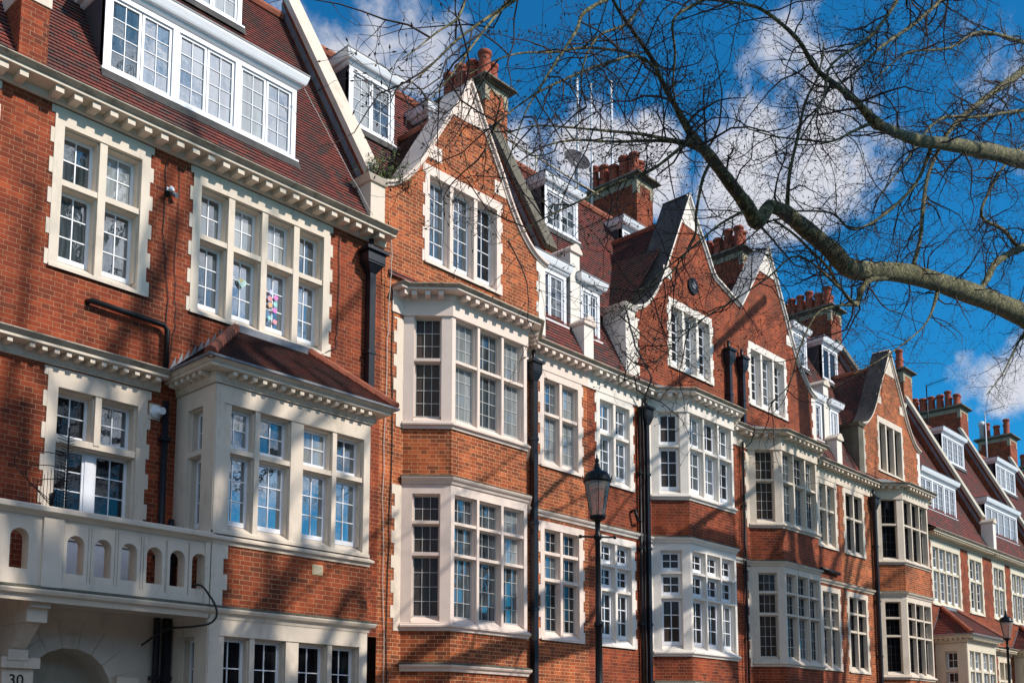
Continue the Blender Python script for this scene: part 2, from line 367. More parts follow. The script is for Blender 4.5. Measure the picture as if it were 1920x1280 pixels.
# ------------------------------------------------------------------ building components
def glass_pick(kinds):
    k = rnd.random() * sum(w for _, w in kinds)
    for n_, w in kinds:
        k -= w
        if k <= 0: return n_
    return kinds[-1][0]
STY = {   # bar material, bar width, sash frame width, sash material
    'casement': ('white', 0.016, 0.042, 'white'), 'white': ('white', 0.022, 0.055, 'white'),
    'leaded': ('leadcame', 0.010, 0.018, 'leadcame'), 'black': ('blackcame', 0.011, 0.016, 'blackcame'), 'dormer': ('white', 0.011, 0.04, 'white')}
def sash(fm, gm, F, u0, u1, z0, z1, nx, ny, style, gl, d=-0.2, botrail=True):
    bm_, bw, fw, fmat = STY[style]
    br = fw * (1.7 if (botrail and style in ('casement', 'white')) else 1.0)
    F.box(fm, u0, u0 + fw, d, d + 0.045, z0, z1, fmat); F.box(fm, u1 - fw, u1, d, d + 0.045, z0, z1, fmat)
    F.box(fm, u0 + fw, u1 - fw, d, d + 0.045, z0, z0 + br, fmat); F.box(fm, u0 + fw, u1 - fw, d, d + 0.045, z1 - fw, z1, fmat)
    a0, a1, b0, b1 = u0 + fw, u1 - fw, z0 + br, z1 - fw
    for i in range(1, nx):
        c = a0 + (a1 - a0) * i / nx; F.box(fm, c - bw / 2, c + bw / 2, d + 0.012, d + 0.034, b0, b1, bm_)
    for j in range(1, ny):
        c = b0 + (b1 - b0) * j / ny; F.box(fm, a0, a1, d + 0.010, d + 0.031, c - bw / 2, c + bw / 2, bm_)
    for i in range(nx):
        for j in range(ny):
            p0, p1 = a0 + (a1 - a0) * i / nx, a0 + (a1 - a0) * (i + 1) / nx; q0, q1 = b0 + (b1 - b0) * j / ny, b0 + (b1 - b0) * (j + 1) / ny
            t1, t2 = rnd.uniform(-1, 1) * 0.0016, rnd.uniform(-1, 1) * 0.0016; dd = d + 0.018
            gm.poly([F.p(p0, dd - t1 - t2, q0), F.p(p1, dd + t1 - t2, q0), F.p(p1, dd + t1 + t2, q1), F.p(p0, dd - t1 + t2, q1)], gl)
def window(parent, F, u0, z0, W, H, n, rows, bars, stone='stone', style='casement', gl=(('g_mid', 1),), jamb=0.12, head=0.2, sill=0.2,
           mw=0.12, tw=0.09, wide=None, tooth=None, rev=0.24, glr=None, low_wood=False, label=None, proud=0.016):
    """one stone-framed mullioned window: surround is the part, sashes and panes are its sub-parts"""
    sm, fm, gm = MB(), MB(), MB()
    a0, a1, zo, zt = u0 + jamb, u0 + W - jamb, z0 + sill, z0 + H - head
    D = -rev - 0.06
    F.box(sm, u0, a0, D, proud, z0, z0 + H, stone); F.box(sm, a1, u0 + W, D, proud, z0, z0 + H, stone)
    F.box(sm, a0, a1, D, proud, zt, z0 + H, stone)
    # sloping sill
    q = [(D, z0), (0.035, z0), (0.035, z0 + 0.05), (-rev + 0.03, zo + 0.012), (D, zo + 0.012)]
    i = len(sm.v); sm.v += [F.p(a0, d, z) for d, z in q] + [F.p(a1, d, z) for d, z in q]; k = sm.mi(stone)
    for j in range(5): sm.f.append([i + j, i + (j + 1) % 5, i + 5 + (j + 1) % 5, i + 5 + j][::-1]); sm.m.append(k); sm.smooth.append(False)
    if sill > 0.1:
        F.box(sm, u0, u0 + W, 0.0, 0.045, z0, z0 + 0.045, stone)
    # inner moulded step along jambs and head
    st = 0.022
    F.box(sm, a0, a0 + st, D, -0.055, zo, zt, stone); F.box(sm, a1 - st, a1, D, -0.055, zo, zt, stone); F.box(sm, a0 + st, a1 - st, D, -0.055, zt - st, zt, stone)
    if tooth:
        k = 0; z = z0 + 0.02
        while z < z0 + H - 0.1:
            zz = min(z + 0.229, z0 + H)
            if k % 2 == 0:
                for s_ in tooth:
                    if s_ == 'L': F.box(sm, u0 - 0.055, u0, -0.05, 0.012, z, zz, stone)
                    else: F.box(sm, u0 + W, u0 + W + 0.055, -0.05, 0.012, z, zz, stone)
            z += 0.229; k += 1
    # lights
    gaps = [mw] * (n - 1)
    if wide: gaps[n // 2 - 1] = wide
    wl_ = (a1 - a0 - sum(gaps)) / n
    xs = []; x = a0
    for i in range(n):
        xs.append((x, x + wl_)); x += wl_ + (gaps[i] if i < n - 1 else 0)
    for i in range(n - 1):
        m0, m1 = xs[i][1], xs[i + 1][0]
        mz = z0 + 0.05
        if low_wood:
            mz = zo + (zt - zo - tw) * rows[0] / sum(rows) + tw * 0.5; F.box(fm, m0 - 0.004, m1 + 0.004, -rev - 0.01, -rev + 0.06, zo, mz - tw * 0.5, 'white')
        F.box(sm, m0 + 0.018, m1 - 0.018, -0.10, 0.0, mz + 0.01, zt, stone); F.box(sm, m0, m1, D, -0.055, mz, zt, stone)
    tot = sum(rows); hh = zt - zo - tw * (len(rows) - 1); zz = zo; rz = []
    for j, r_ in enumerate(rows):
        h = hh * r_ / tot; rz.append((zz, zz + h)); zz += h + tw
    for j in range(len(rows) - 1):
        t0, t1 = rz[j][1], rz[j + 1][0]
        F.box(sm, a0, a1, -0.10, -0.012, t0 + 0.012, t1 - 0.012, stone); F.box(sm, a0, a1, D, -0.057, t0, t1, stone)
    lights = []
    for i, (p0, p1) in enumerate(xs):
        for j, (q0, q1) in enumerate(rz):
            g_ = glass_pick(glr[j] if glr else gl); f1, g1 = MB(), MB(); lights.append((f1, g1))
            sash(f1, g1, F, p0 + (st if i == 0 else 0), p1 - (st if i == n - 1 else 0), q0 + (0.012 if j == 0 else 0), q1 - (st if j == len(rows) - 1 else 0), bars[j][0], bars[j][1], style, g_, -rev)
    so_ = sm.build('window', parent)
    if label: so_['label'] = label
    if fm.v: fm.build('meeting_stile', so_)
    for f1, g1 in lights: f1.build('sash', so_); g1.build('window_glass', so_)
    return (u0, u0 + W, z0, z0 + H)
def blocks_along(mb, path, prof, spacing, m, start=0.1):
    """little cantilever blocks along a mitred path: prof = (d0, d1, z0, z1, width)"""
    d0, d1, z0, z1, w = prof
    for a, b in zip(path, path[1:]):
        F = Fr(a, b); nn = max(1, int((F.L - 0.08) / spacing)); off = (F.L - (nn - 1) * spacing) / 2 if nn > 1 else F.L / 2
        for i in range(nn):
            c = off + i * spacing
            F.box(mb, c - w / 2, c + w / 2, d0, d1, z0, z1, m)
def cornice(parent, path, zb, stone, caps=(True, True), frieze=0.0, proj=0.36, dent=False, spacing=0.25, gutter='stone_dirty', H=0.22, modw=0.10, name='cornice'):
    mb = MB(); s = proj / 0.36
    z1 = zb + 0.02; zm = zb + 0.02 + 0.085; zs = zm + 0.012
    if dent:
        z1 = zb + 0.09; zm = z1 + 0.06; zs = zm + 0.012
        blocks_along(mb, path, (0.03, 0.055, zb + 0.03, zb + 0.075, 0.03), 0.06, stone)
    prof = [(0.0, zb - frieze), (0.03, zb - frieze), (0.03, zb), (0.05, zb + (0.02 if not dent else 0.0)), (0.05 if not dent else 0.035, zb + 0.02), (0.06, z1), (0.06, zs), (0.27 * s, zs), (0.285 * s, zs + 0.005), (0.285 * s, zs + 0.045), (0.0, zs + 0.05)]
    mb.sweep(path, prof, stone, caps)
    blocks_along(mb, path, (0.06, 0.25 * s, z1 + 0.005, zm + 0.004, modw), spacing, stone)
    o = mb.build(name, parent)
    g = MB(); zz = zs + 0.046
    top = zz + H - 0.15 if H > 0.2 else zz + 0.07
    g.sweep(path, [(0.0, zz), (0.27 * s, zz), (0.30 * s, zz + 0.01), (0.33 * s, zz + 0.04), (0.355 * s, top - 0.02), (proj, top - 0.015), (proj, top), (proj - 0.03, top + 0.004), (0.0, top + 0.02)], gutter, caps)
    g.build('gutter', o)
    return top
def string_course(parent, path, z, stone, caps=(True, True), h=0.13, d=0.10, name='string_course', top='mossy'):
    mb = MB()
    mb.sweep(path, [(0.0, z - h), (0.025, z - h), (0.045, z - h * 0.6), (d * 0.8, z - h * 0.45), (d, z - h * 0.2), (d, z - 0.012)], stone, caps)
    mb.sweep(path, [(d, z - 0.012), (d + 0.006, z - 0.008), (d, z + 0.008), (0.0, z + 0.045)], top, caps)
    return mb.build(name, parent)
def sill_course(parent, path, z, stone, caps=(True, True)):
    mb = MB(); mb.sweep(path, [(-0.02, z - 0.11), (0.02, z - 0.11), (0.035, z - 0.06), (0.075, z - 0.045), (0.08, z - 0.015), (-0.02, z + 0.05)], stone, caps)
    return mb.build('sill', parent)
def bay_path(xc, p, ww, hw, y=0.0): return [(xc - ww, y), (xc - hw, -p), (xc + hw, -p), (xc + ww, y)]
def canted_bay(parent, xc, stone, style, glA, glB, brick, top=9.88, ww=1.70, hw=1.05, p=0.65, wsash=2, colsf=None):
    """two-storey canted bay: returns its plan path"""
    path = bay_path(xc, p, ww, hw); Fs = [Fr(path[i], path[i + 1]) for i in range(3)]
    b3, rws = (2, 2), None
    if style in ('leaded', 'black'): upb, lob = [(3, 4), (3, 3)], [(3, 4), (3, 2), (3, 2)]
    else: upb, lob = [(2, 3), (2, 2)], [(2, 3), (2, 2), (2, 2)]
    for k, F in enumerate(Fs):
        front = k == 1; n = 3 if front else 1; jm = 0.09 if front else 0.2
        g1, g2 = (glA, glB) if front else ((('g_brown', 1),), (('g_brown', 1),))
        if not front and style == 'black': g1 = g2 = (('g_black', 1),)
        window(parent, F, 0, 7.48, F.L, top - 7.48, n, [1.12, 0.86], upb, stone, style, g1, jm, 0.30, 0.16, 0.10, 0.08, rev=0.17, proud=0.0)
        window(parent, F, 0, 3.70, F.L, 6.36 - 3.70, n, [1.35, 0.62, 0.60], lob, stone, style, g2, jm, 0.20, 0.17, 0.10, 0.08, rev=0.17, proud=0.0)
    for za, zb in ((6.44, 7.48), (0.0, 3.70)):
        mb = MB()
        for F in Fs: wall(mb, F, 0, F.L, za, zb, [], brick, d=-0.012)
        mb.build('bay_wall', parent)
    sill_course(parent, path, 7.50, stone); sill_course(parent, path, 3.72, stone)
    string_course(parent, path, 6.47, stone); string_course(parent, path, 3.0, stone)
    return path
def bay_lead_roof(parent, xc, z, ww=1.7, hw=1.05, p=0.65, over=0.30):
    mb = MB(); a = over
    o = [(xc - ww - a * 1.0, -0.02), (xc - hw - a * 0.41, -p - a), (xc + hw + a * 0.41, -p - a), (xc + ww + a, -0.02)]
    i = [(xc - ww + 0.25, -0.03), (xc - hw + 0.2, -p + 0.35), (xc + hw - 0.2, -p + 0.35), (xc + ww - 0.25, -0.03)]
    for k in range(3):
        mb.poly([(*o[k], z), (*o[k + 1], z), (*i[k + 1], z + 0.12), (*i[k], z + 0.12)], 'lead')
        mb.poly([(*i[k], z + 0.12), (*i[k + 1], z + 0.12), (*i[k + 1], z + 0.22), (*i[k], z + 0.22)], 'lead')
    mb.poly([(*q, z + 0.22) for q in i], 'lead')
    return mb.build('bay_roof', parent)
def dormer(parent, x0, x1, y, z0, z1, lights, stone='white', style='dormer', gl=(('g_blue', 1),), bars=(2, 4), depth=2.2, over=0.16, groups=None, cap='lead', rows=None, base=True):
    """flat-roofed dormer with casements, dark cheeks and a moulded white cornice"""
    F = Fr((x0, y), (x1, y)); W = x1 - x0
    mb = MB(); fr, gm = MB(), MB()
    for s_ in (0, 1):
        xx = x0 if s_ == 0 else x1 - 0.04
        mb.box(xx, xx + 0.04, y + 0.02, y + depth, z0 - 0.1, z1, 'cheek')
    mb.box(x0 + 0.04, x1 - 0.04, y + 0.12, y + 0.14, z0, z1, 'cheek')
    root = mb.build('dormer', parent)
    # front frame
    j = 0.09; F.box(fr, 0, j, -0.12, 0.0, z0, z1, stone); F.box(fr, W - j, W, -0.12, 0.0, z0, z1, stone)
    F.box(fr, j, W - j, -0.12, 0.0, z1 - 0.10, z1, stone); F.box(fr, j, W - j, -0.12, 0.0, z0, z0 + 0.07, stone)
    F.box(fr, -0.04, W + 0.04, -0.02, 0.06, z0 - 0.035, z0, stone)
    n = lights; gp = groups or 1
    lts = []; post = 0.11; inner = W - 2 * j - post * (gp - 1); gwid = inner / gp; per = n // gp
    for gidx in range(gp):
        g0 = j + gidx * (gwid + post)
        if gidx: F.box(fr, g0 - post, g0, -0.12, 0.004, z0 + 0.07, z1 - 0.10, stone)
        for i in range(per):
            a, b = g0 + gwid * i / per, g0 + gwid * (i + 1) / per
            f1, g1 = MB(), MB(); lts.append((f1, g1))
            sash(f1, g1, F, a + 0.008, b - 0.008, z0 + 0.075, z1 - 0.105, bars[0], bars[1], style, glass_pick(gl), -0.075)
    fr.build('window_frame', root)
    for f1, g1 in lts: f1.build('sash', root); g1.build('window_glass', root)
    # cornice and flat roof
    c = MB(); path = [(x0, y + depth), (x0, y), (x1, y), (x1, y + depth)]
    c.sweep(path, [(0.0, z1 - 0.02), (0.02, z1 - 0.01), (0.05, z1 + 0.02), (0.05, z1 + 0.06), (over * 0.7, z1 + 0.07), (over * 0.8, z1 + 0.10), (over, z1 + 0.20), (over, z1 + 0.235)], stone if stone != 'stone_dirty' else 'stone_dirty', (True, True))
    a = over
    c.box(x0 - a - 0.01, x1 + a + 0.01, y - a - 0.01, y + depth + 0.3, z1 + 0.235, z1 + 0.262, cap)
    c.build('dormer_cornice', root)
    if base:
        b = MB(); b.poly([(x0 - 0.05, y - 0.05, z0 - 0.03), (x1 + 0.05, y - 0.05, z0 - 0.03), (x1 + 0.06, y - 0.12, z0 - 0.20), (x0 - 0.06, y - 0.12, z0 - 0.20)][::-1], 'darklead')
        b.build('lead_apron', root)
    return root
def pot(parent, x, y, z, r_=0.17, h=0.75):
    mb = MB(); q = rnd.uniform(0.92, 1.08); h *= q
    mb.lathe((x, y, z), [(r_ * 1.12, 0), (r_ * 1.12, 0.07), (r_ * 0.98, 0.09), (r_ * 0.84, h - 0.14), (r_ * 0.86, h - 0.12), (r_ * 1.06, h - 0.10), (r_ * 1.06, h - 0.02), (r_ * 0.95, h), (r_ * 0.72, h), (r_ * 0.7, h - 0.25)], 'pot', 14)
    return mb.build('chimney_pot', parent)
def chimney(parent, x0, x1, y0, y1, zb, zt, npot, two_rows=True, brick='brick_dark', hpot=0.75, metal=False):
    mb = MB()
    mb.box(x0, x1, y0, y1, zb, zt - 0.14, brick)
    e = 0.012   # stone band and corner blocks near the top
    mb.box(x0 - e, x1 + e, y0 - e, y1 + e, zt - 0.33, zt - 0.14, 'chimstone')
    for xa in (x0 - e, x1 + e - 0.16):
        for ya in (y0 - e, y1 + e - 0.16): mb.box(xa, xa + 0.16, ya, ya + 0.16, zt - 0.62, zt - 0.33, 'chimstone')
    mb.box(x0 - 0.10, x1 + 0.10, y0 - 0.10, y1 + 0.10, zt - 0.14, zt - 0.09, 'slab')
    mb.hexa([(x0 - 0.2, y0 - 0.2, zt - 0.09), (x1 + 0.2, y0 - 0.2, zt - 0.09), (x1 + 0.2, y1 + 0.2, zt - 0.09), (x0 - 0.2, y1 + 0.2, zt - 0.09),
             (x0 - 0.15, y0 - 0.15, zt), (x1 + 0.15, y0 - 0.15, zt), (x1 + 0.15, y1 + 0.15, zt), (x0 - 0.15, y1 + 0.15, zt)], 'slab')
    mb.hexa([(x0, y0, zt), (x1, y0, zt), (x1, y1, zt), (x0, y1, zt), (x0 + 0.15, y0 + 0.15, zt + 0.10), (x1 - 0.15, y0 + 0.15, zt + 0.10), (x1 - 0.15, y1 - 0.15, zt + 0.10), (x0 + 0.15, y1 - 0.15, zt + 0.10)], 'slab')
    o = mb.build('chimney', parent)
    rows = ((x0 + x1) / 2 - 0.19, (x0 + x1) / 2 + 0.19) if two_rows else ((x0 + x1) / 2,)
    for r_i, xx in enumerate(rows):
        for i in range(npot):
            yy = y0 + 0.24 + (y1 - y0 - 0.48) * (i + (0.25 if r_i else 0)) / max(1, npot - 0.75)
            pot(o, xx, min(yy, y1 - 0.15), zt + 0.03, 0.16 + 0.02 * rnd.random(), hpot * rnd.choice((0.85, 1.0, 1.1)))
    if metal:
        m_ = MB(); m_.lathe((x0 + 0.2, y1 - 0.15, zt), [(0.12, 0), (0.12, 0.75), (0.17, 0.76), (0.17, 0.95), (0.1, 1.0)], 'steel', 14); m_.build('metal_flue', o)
    return o
def coping(parent, pts, stone, topm, d0=-0.8, d1=0.09, th=0.10, y=0.0):
    """moulded gable coping following the outline pts (x, z); top surface may be a different material"""
    P_ = [Vector((a, b)) for a, b in pts]; n = len(P_); N = []
    for i in range(n):
        t = (P_[min(i + 1, n - 1)] - P_[max(i - 1, 0)]).normalized(); N.append(Vector((t.y, -t.x)))
    mb = MB()
    def ring(off, d): return [(p.x + q.x * off, y - d, p.y + q.y * off) for p, q in zip(P_, N)]
    A, B, C_, D_, E_ = ring(0, d0), ring(0, d1), ring(th * 0.45, d1), ring(th * 0.5, d1 - 0.04), ring(th, 0.035)
    E2, E3 = ring(th, 0.0), ring(th * 0.6, d0)
    for X, Y_, m in ((A, B, topm), (B, C_, stone), (C_, D_, stone), (D_, E_, stone), (E_, E2, stone), (E3, A, stone)):
        for i in range(n - 1): mb.poly([X[i], X[i + 1], Y_[i + 1], Y_[i]], m)
    for i in (0, n - 1): mb.poly([A[i], B[i], C_[i], E_[i], E3[i]], stone)
    return mb.build('gable_coping', parent)
def smooth_outline(pts, k=5):
    out = []
    for i in range(len(pts) - 1):
        p0, p1, p2, p3 = pts[max(i - 1, 0)], pts[i], pts[i + 1], pts[min(i + 2, len(pts) - 1)]
        for j in range(k):
            t = j / k
            out.append(tuple(0.5 * (2 * b + (c - a) * t + (2 * a - 5 * b + 4 * c - d) * t * t + (3 * b - a - 3 * c + d) * t ** 3) for a, b, c, d in zip(p0, p1, p2, p3)))
    out.append(pts[-1]); return out
def interp(pts):
    def f(u):
        if u <= pts[0][0]: return pts[0][1]
        for (a, b), (c, d) in zip(pts, pts[1:]):
            if u <= c: return b + (d - b) * (u - a) / (c - a) if c > a else d
        return pts[-1][1]
    return f
def kneeler(parent, x0, x1, z0, z1, stone, y0=0.0, y1=0.7, capm=None, side=-1):
    mb = MB(); capm = capm or stone
    mb.box(x0, x1, -0.03 + y0, y1, z0, z1 - 0.1, stone)
    mb.hexa([(x0 - 0.04, y0 - 0.07, z1 - 0.1), (x1 + 0.02, y0 - 0.07, z1 - 0.1), (x1 + 0.02, y1 + 0.02, z1 - 0.1), (x0 - 0.04, y1 + 0.02, z1 - 0.1),
             (x0 - 0.13, y0 - 0.12, z1), (x1 + 0.02, y0 - 0.12, z1), (x1 + 0.02, y1 + 0.08, z1), (x0 - 0.13, y1 + 0.08, z1)], capm)
    return mb.build('kneeler', parent)
def pier_cap(mb, x0, x1, y0, y1, z, m, z0, body):
    """square parapet pier with a half-round scroll cap"""
    mb.box(x0, x1, y0, y1, z0, z, body)
    c = (x0 + x1) / 2; pr = [(-0.34, 0.0), (-0.36, 0.05), (-0.30, 0.10), (-0.20, 0.13), (-0.08, 0.20), (0.05, 0.22), (0.17, 0.19), (0.30, 0.10), (0.36, 0.06), (0.35, 0.0)]
    s = (x1 - x0) / 0.5
    A = [(c + a * s * 0.9, y0 - 0.05, z + b) for a, b in pr]; B = [(c + a * s * 0.9, y1 + 0.03, z + b) for a, b in pr]
    mb.poly(A, m); mb.poly(B[::-1], m)
    for i in range(len(pr)): k = (i + 1) % len(pr); mb.poly([A[i], B[i], B[k], A[k]], m)
def downpipe(parent, x, z0, z1, y=-0.09, r_=0.05, hopper=True, m='pipe', square=True, name='downpipe', hs=0.72):
    mb = MB()
    if square: mb.box(x - r_, x + r_, y - r_, y + r_, z0, z1, m)
    else: mb.tube([(x, y, z0), (x, y, z1)], r_, m, 10)
    z = z0 + 0.7
    while z < z1:
        mb.box(x - r_ - 0.022, x + r_ + 0.022, y - r_ - 0.012, y + r_ + 0.03, z, z + 0.06, m); z += 1.8
    if hopper:
        h = z1
        mb.hexa([(x - 0.07, y - 0.07, h - 0.05), (x + 0.07, y - 0.07, h - 0.05), (x + 0.07, y + 0.07, h - 0.05), (x - 0.07, y + 0.07, h - 0.05),
                 (x - 0.2 * hs, y - 0.17 * hs, h + 0.14), (x + 0.2 * hs, y - 0.17 * hs, h + 0.14), (x + 0.2 * hs, y + 0.08, h + 0.14), (x - 0.2 * hs, y + 0.08, h + 0.14)], m)
        mb.box(x - 0.2 * hs, x + 0.2 * hs, y - 0.17 * hs, y + 0.08, h + 0.14, h + 0.32, m); mb.box(x - 0.25 * hs, x + 0.25 * hs, y - 0.22 * hs, y + 0.08, h + 0.32, h + 0.38, m)
        mb.box(x - 0.19 * hs, x + 0.19 * hs, y - 0.16 * hs, y + 0.08, h + 0.10, h + 0.13, m)
        mb.tube([(x, y, h + 0.3), (x, y, h + 0.62)], 0.045, m, 8)
    return mb.build(name, parent)
def party_parapet(parent, x0, x1, y0, z0, y1, z1, brick='brick', stone='stone', h=0.32, zb=-1.0):
    """sloping brick parapet between two roofs with a stone coping"""
    mb = MB(); k = (z1 - z0) / (y1 - y0)
    mb.hexa([(x0, y0, z0 + zb), (x1, y0, z0 + zb), (x1, y1, z1 + zb), (x0, y1, z1 + zb), (x0, y0, z0), (x1, y0, z0), (x1, y1, z1), (x0, y1, z1)], brick)
    o = mb.build('party_parapet', parent)
    c = MB(); e = 0.06; L = math.hypot(1, k); ny, nzz = -k / L, 1 / L; t = 0.12
    q = []
    for (a, b) in ((y0, z0), (y1, z1)):
        q.append(((a, b), (a + ny * t, b + nzz * t)))
    (a0, a1), (b0, b1) = q
    c.hexa([(x0 - e, a0[0], a0[1]), (x1 + e, a0[0], a0[1]), (x1 + e, b0[0], b0[1]), (x0 - e, b0[0], b0[1]), (x0 - e, a1[0], a1[1]), (x1 + e, a1[0], a1[1]), (x1 + e, b1[0], b1[1]), (x0 - e, b1[0], b1[1])], stone)
    c.build('parapet_coping', o)
    f = MB(); f.hexa([(x0 - 0.02, y0, z0 - h - 0.12), (x0 + .01, y0, z0 - h - 0.12), (x0 + .01, y1, z1 - h - 0.12), (x0 - 0.02, y1, z1 - h - 0.12), (x0 - 0.02, y0, z0 - h + .12), (x0 + .01, y0, z0 - h + .12), (x0 + .01, y1, z1 - h + .12), (x0 - 0.02, y1, z1 - h + .12)], 'lead')
    f.build('lead_flashing', o)
    return o
def mansard(parent, x0, x1, y0, z0, y1, z1, m='tile', back=9.0):
    mb = MB(); tiles(mb, (x0, y0, z0), (x1, y0, z0), (x1, y1, z1), (x0, y1, z1), m)
    mb.poly([(x0, y1, z1), (x1, y1, z1), (x1, back, z1), (x0, back, z1)], 'lead')
    mb.poly([(x0, back, 0), (x1, back, 0), (x1, back, z1), (x0, back, z1)][::-1], 'brick_dark')
    mb.tube([(x0, y1, z1 + 0.03), (x1, y1, z1 + 0.03)], 0.11, 'ridge', 8, True, False)
    return mb.build('roof', parent)
def gable_roof(parent, xc, zr, xl, xr, ze, y0, y1, m='tile_dark'):
    mb = MB()
    tiles(mb, (xl, y1, ze), (xl, y0, ze), (xc, y0, zr), (xc, y1, zr), m)
    tiles(mb, (xr, y0, ze), (xr, y1, ze), (xc, y1, zr), (xc, y0, zr), m)
    mb.tube([(xc, y0, zr + 0.02), (xc, y1, zr + 0.02)], 0.09, 'ridge', 8, True, False)
    return mb.build('roof', parent)
GABLE_B = [(0, 15.18), (0.12, 15.0), (0.45, 14.42), (0.95, 13.58), (1.3, 12.95), (1.65, 12.47), (1.98, 12.18), (2.25, 12.06), (2.42, 12.02)]
def gable(parent, xc, left, right, stone, topm, brick, win, zb=10.0, depth=0.8, blocks=True, xl=None, xr=None):
    """shaped brick gable: left/right are (dx, z) half outlines from the peak downwards"""
    Lp = smooth_outline([(xc - a, z) for a, z in left[::-1]]); Rp = smooth_outline([(xc + a, z) for a, z in right])
    out = Lp + Rp[1:]; f = interp(out)
    mb = MB(); x0 = xl if xl is not None else out[0][0]; x1 = xr if xr is not None else out[-1][0]
    wall(mb, MAIN, x0, x1, zb, lambda u: f(u) - 0.05, [win], brick, step=0.12)
    mb2 = MB(); wall(mb2, MAIN, x0, x1, zb, lambda u: f(u) - 0.05, [], brick, step=0.3, d=-depth + 0.05)
    mb.v += [tuple(v) for v in mb2.v]; off = len(mb.v) - len(mb2.v)
    for ff in mb2.f: mb.f.append([i + off for i in ff][::-1]); mb.m.append(0); mb.smooth.append(False)
    mb.build('gable_wall', parent)
    # the coping in two halves so that the peak stays sharp
    coping(parent, Lp, stone, topm, -depth); coping(parent, Rp, stone, topm if topm == 'darklead' or topm == 'greycoping' else stone, -depth)
    if blocks:
        zp = out[len(Lp) - 1][1]
        ap = [p for p in out if p[1] > zp - 0.95]
        s = MB(); s.poly([(a, -0.012, b - 0.04) for a, b in ap][::-1], stone); s.build('apex_stone', parent)     # white apex panel
        for sg in (-1, 1):
            zc = 13.32 + (0.0 if zp < 15.5 else 0.25)
            cand = [p for p in (Lp if sg < 0 else Rp) if p[1] <= zc]
            if not cand: continue
            e = (max if sg < 0 else min)(cand, key=lambda p: p[0])
            if (sg < 0 and e[0] < xc - 0.5) or (sg > 0 and e[0] > xc + 0.5):
                a, b = sorted((e[0] + sg * 0.02, e[0] - sg * 0.34))
                s = MB(); s.poly([(a, -0.014, zc - 0.30), (b, -0.014, zc - 0.30), (b, -0.014, zc), (a, -0.014, zc)], stone); s.build('gable_block', parent)
    return f
# ------------------------------------------------------------------ ground
def ground():
    g = MB(); g.poly([(-400, -400, -0.12), (400, -400, -0.12), (400, 400, -0.12), (-400, 400, -0.12)], 'asphalt'); tag(g.build('road'), None, kind='structure')
    p = MB(); p.box(-60, 120, -5.6, 0.4, -0.11, 0.0, 'concrete'); p.box(-60, 120, -5.75, -5.603, -0.11, 0.012, 'stone_g'); tag(p.build('pavement'), None, kind='structure')
    p = MB(); p.box(-60, 120, -22, -13.2, -0.11, 0.0, 'concrete'); p.box(-60, 120, -13.197, -13.05, -0.11, 0.012, 'stone_g'); tag(p.build('pavement'), None, kind='structure')
ground()
def hse(x, label): return empty('terraced_house', (x, 0, 0), label, 'house', 'brick houses of the terrace')
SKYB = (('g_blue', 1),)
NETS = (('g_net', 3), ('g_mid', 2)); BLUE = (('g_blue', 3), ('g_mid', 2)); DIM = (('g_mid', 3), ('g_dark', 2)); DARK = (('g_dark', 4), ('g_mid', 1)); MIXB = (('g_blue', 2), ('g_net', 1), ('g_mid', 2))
def hip_roof(parent, xa, xb, y, z, ax, bx, az, ov=0.3, m='tile'):
    mb = MB(); L_, R_, Yf = xa - ov, xb + ov, y - ov
    tiles(mb, (L_, -0.01, z), (L_, Yf, z), (ax, -0.01, az), (ax, -0.01, az), m, 0.085)
    tiles(mb, (L_, Yf, z), (R_, Yf, z), (bx, -0.01, az), (ax, -0.01, az), m, 0.085)
    tiles(mb, (R_, Yf, z), (R_, -0.01, z), (bx, -0.01, az), (bx, -0.01, az), m, 0.085)
    o = mb.build('bay_roof', parent)
    for (p, q) in (((L_, Yf, z), (ax, -0.02, az)), ((R_, Yf, z), (bx, -0.02, az))):
        h = MB(); p, q = Vector(p), Vector(q); n = 9
        for i in range(n):
            a, b = p.lerp(q, i / n), p.lerp(q, (i + 1.12) / n); h.tube([a + Vector((0, 0, .015)), b + Vector((0, 0, .03))], [0.095, 0.08], 'ridge', 8, True, False)
        h.build('hip_tiles', o)
    f = MB(); s = Vector((L_, -0.02, z)); e = Vector((ax, -0.02, az)); n = 11
    for i in range(n):       # stepped lead flashing against the brick
        a, b = s.lerp(e, i / n), s.lerp(e, (i + 1) / n)
        f.poly([(a.x, -0.018, a.z), (b.x, -0.018, b.z), (b.x, -0.018, b.z + 0.16), (a.x, -0.018, a.z + 0.02)], 'lead')
    f.box(ax, bx, -0.05, -0.012, az - 0.02, az + 0.10, 'lead')
    f.build('lead_flashing', o)
    e_ = MB(); e_.sweep([(xa, 0), (xa, y), (xb, y), (xb, 0)], [(0, z - 0.03), (ov + 0.05, z - 0.03), (ov + 0.05, z + 0.005), (ov - 0.12, z + 0.05)], 'lead'); e_.build('lead_flashing', o)
    return o
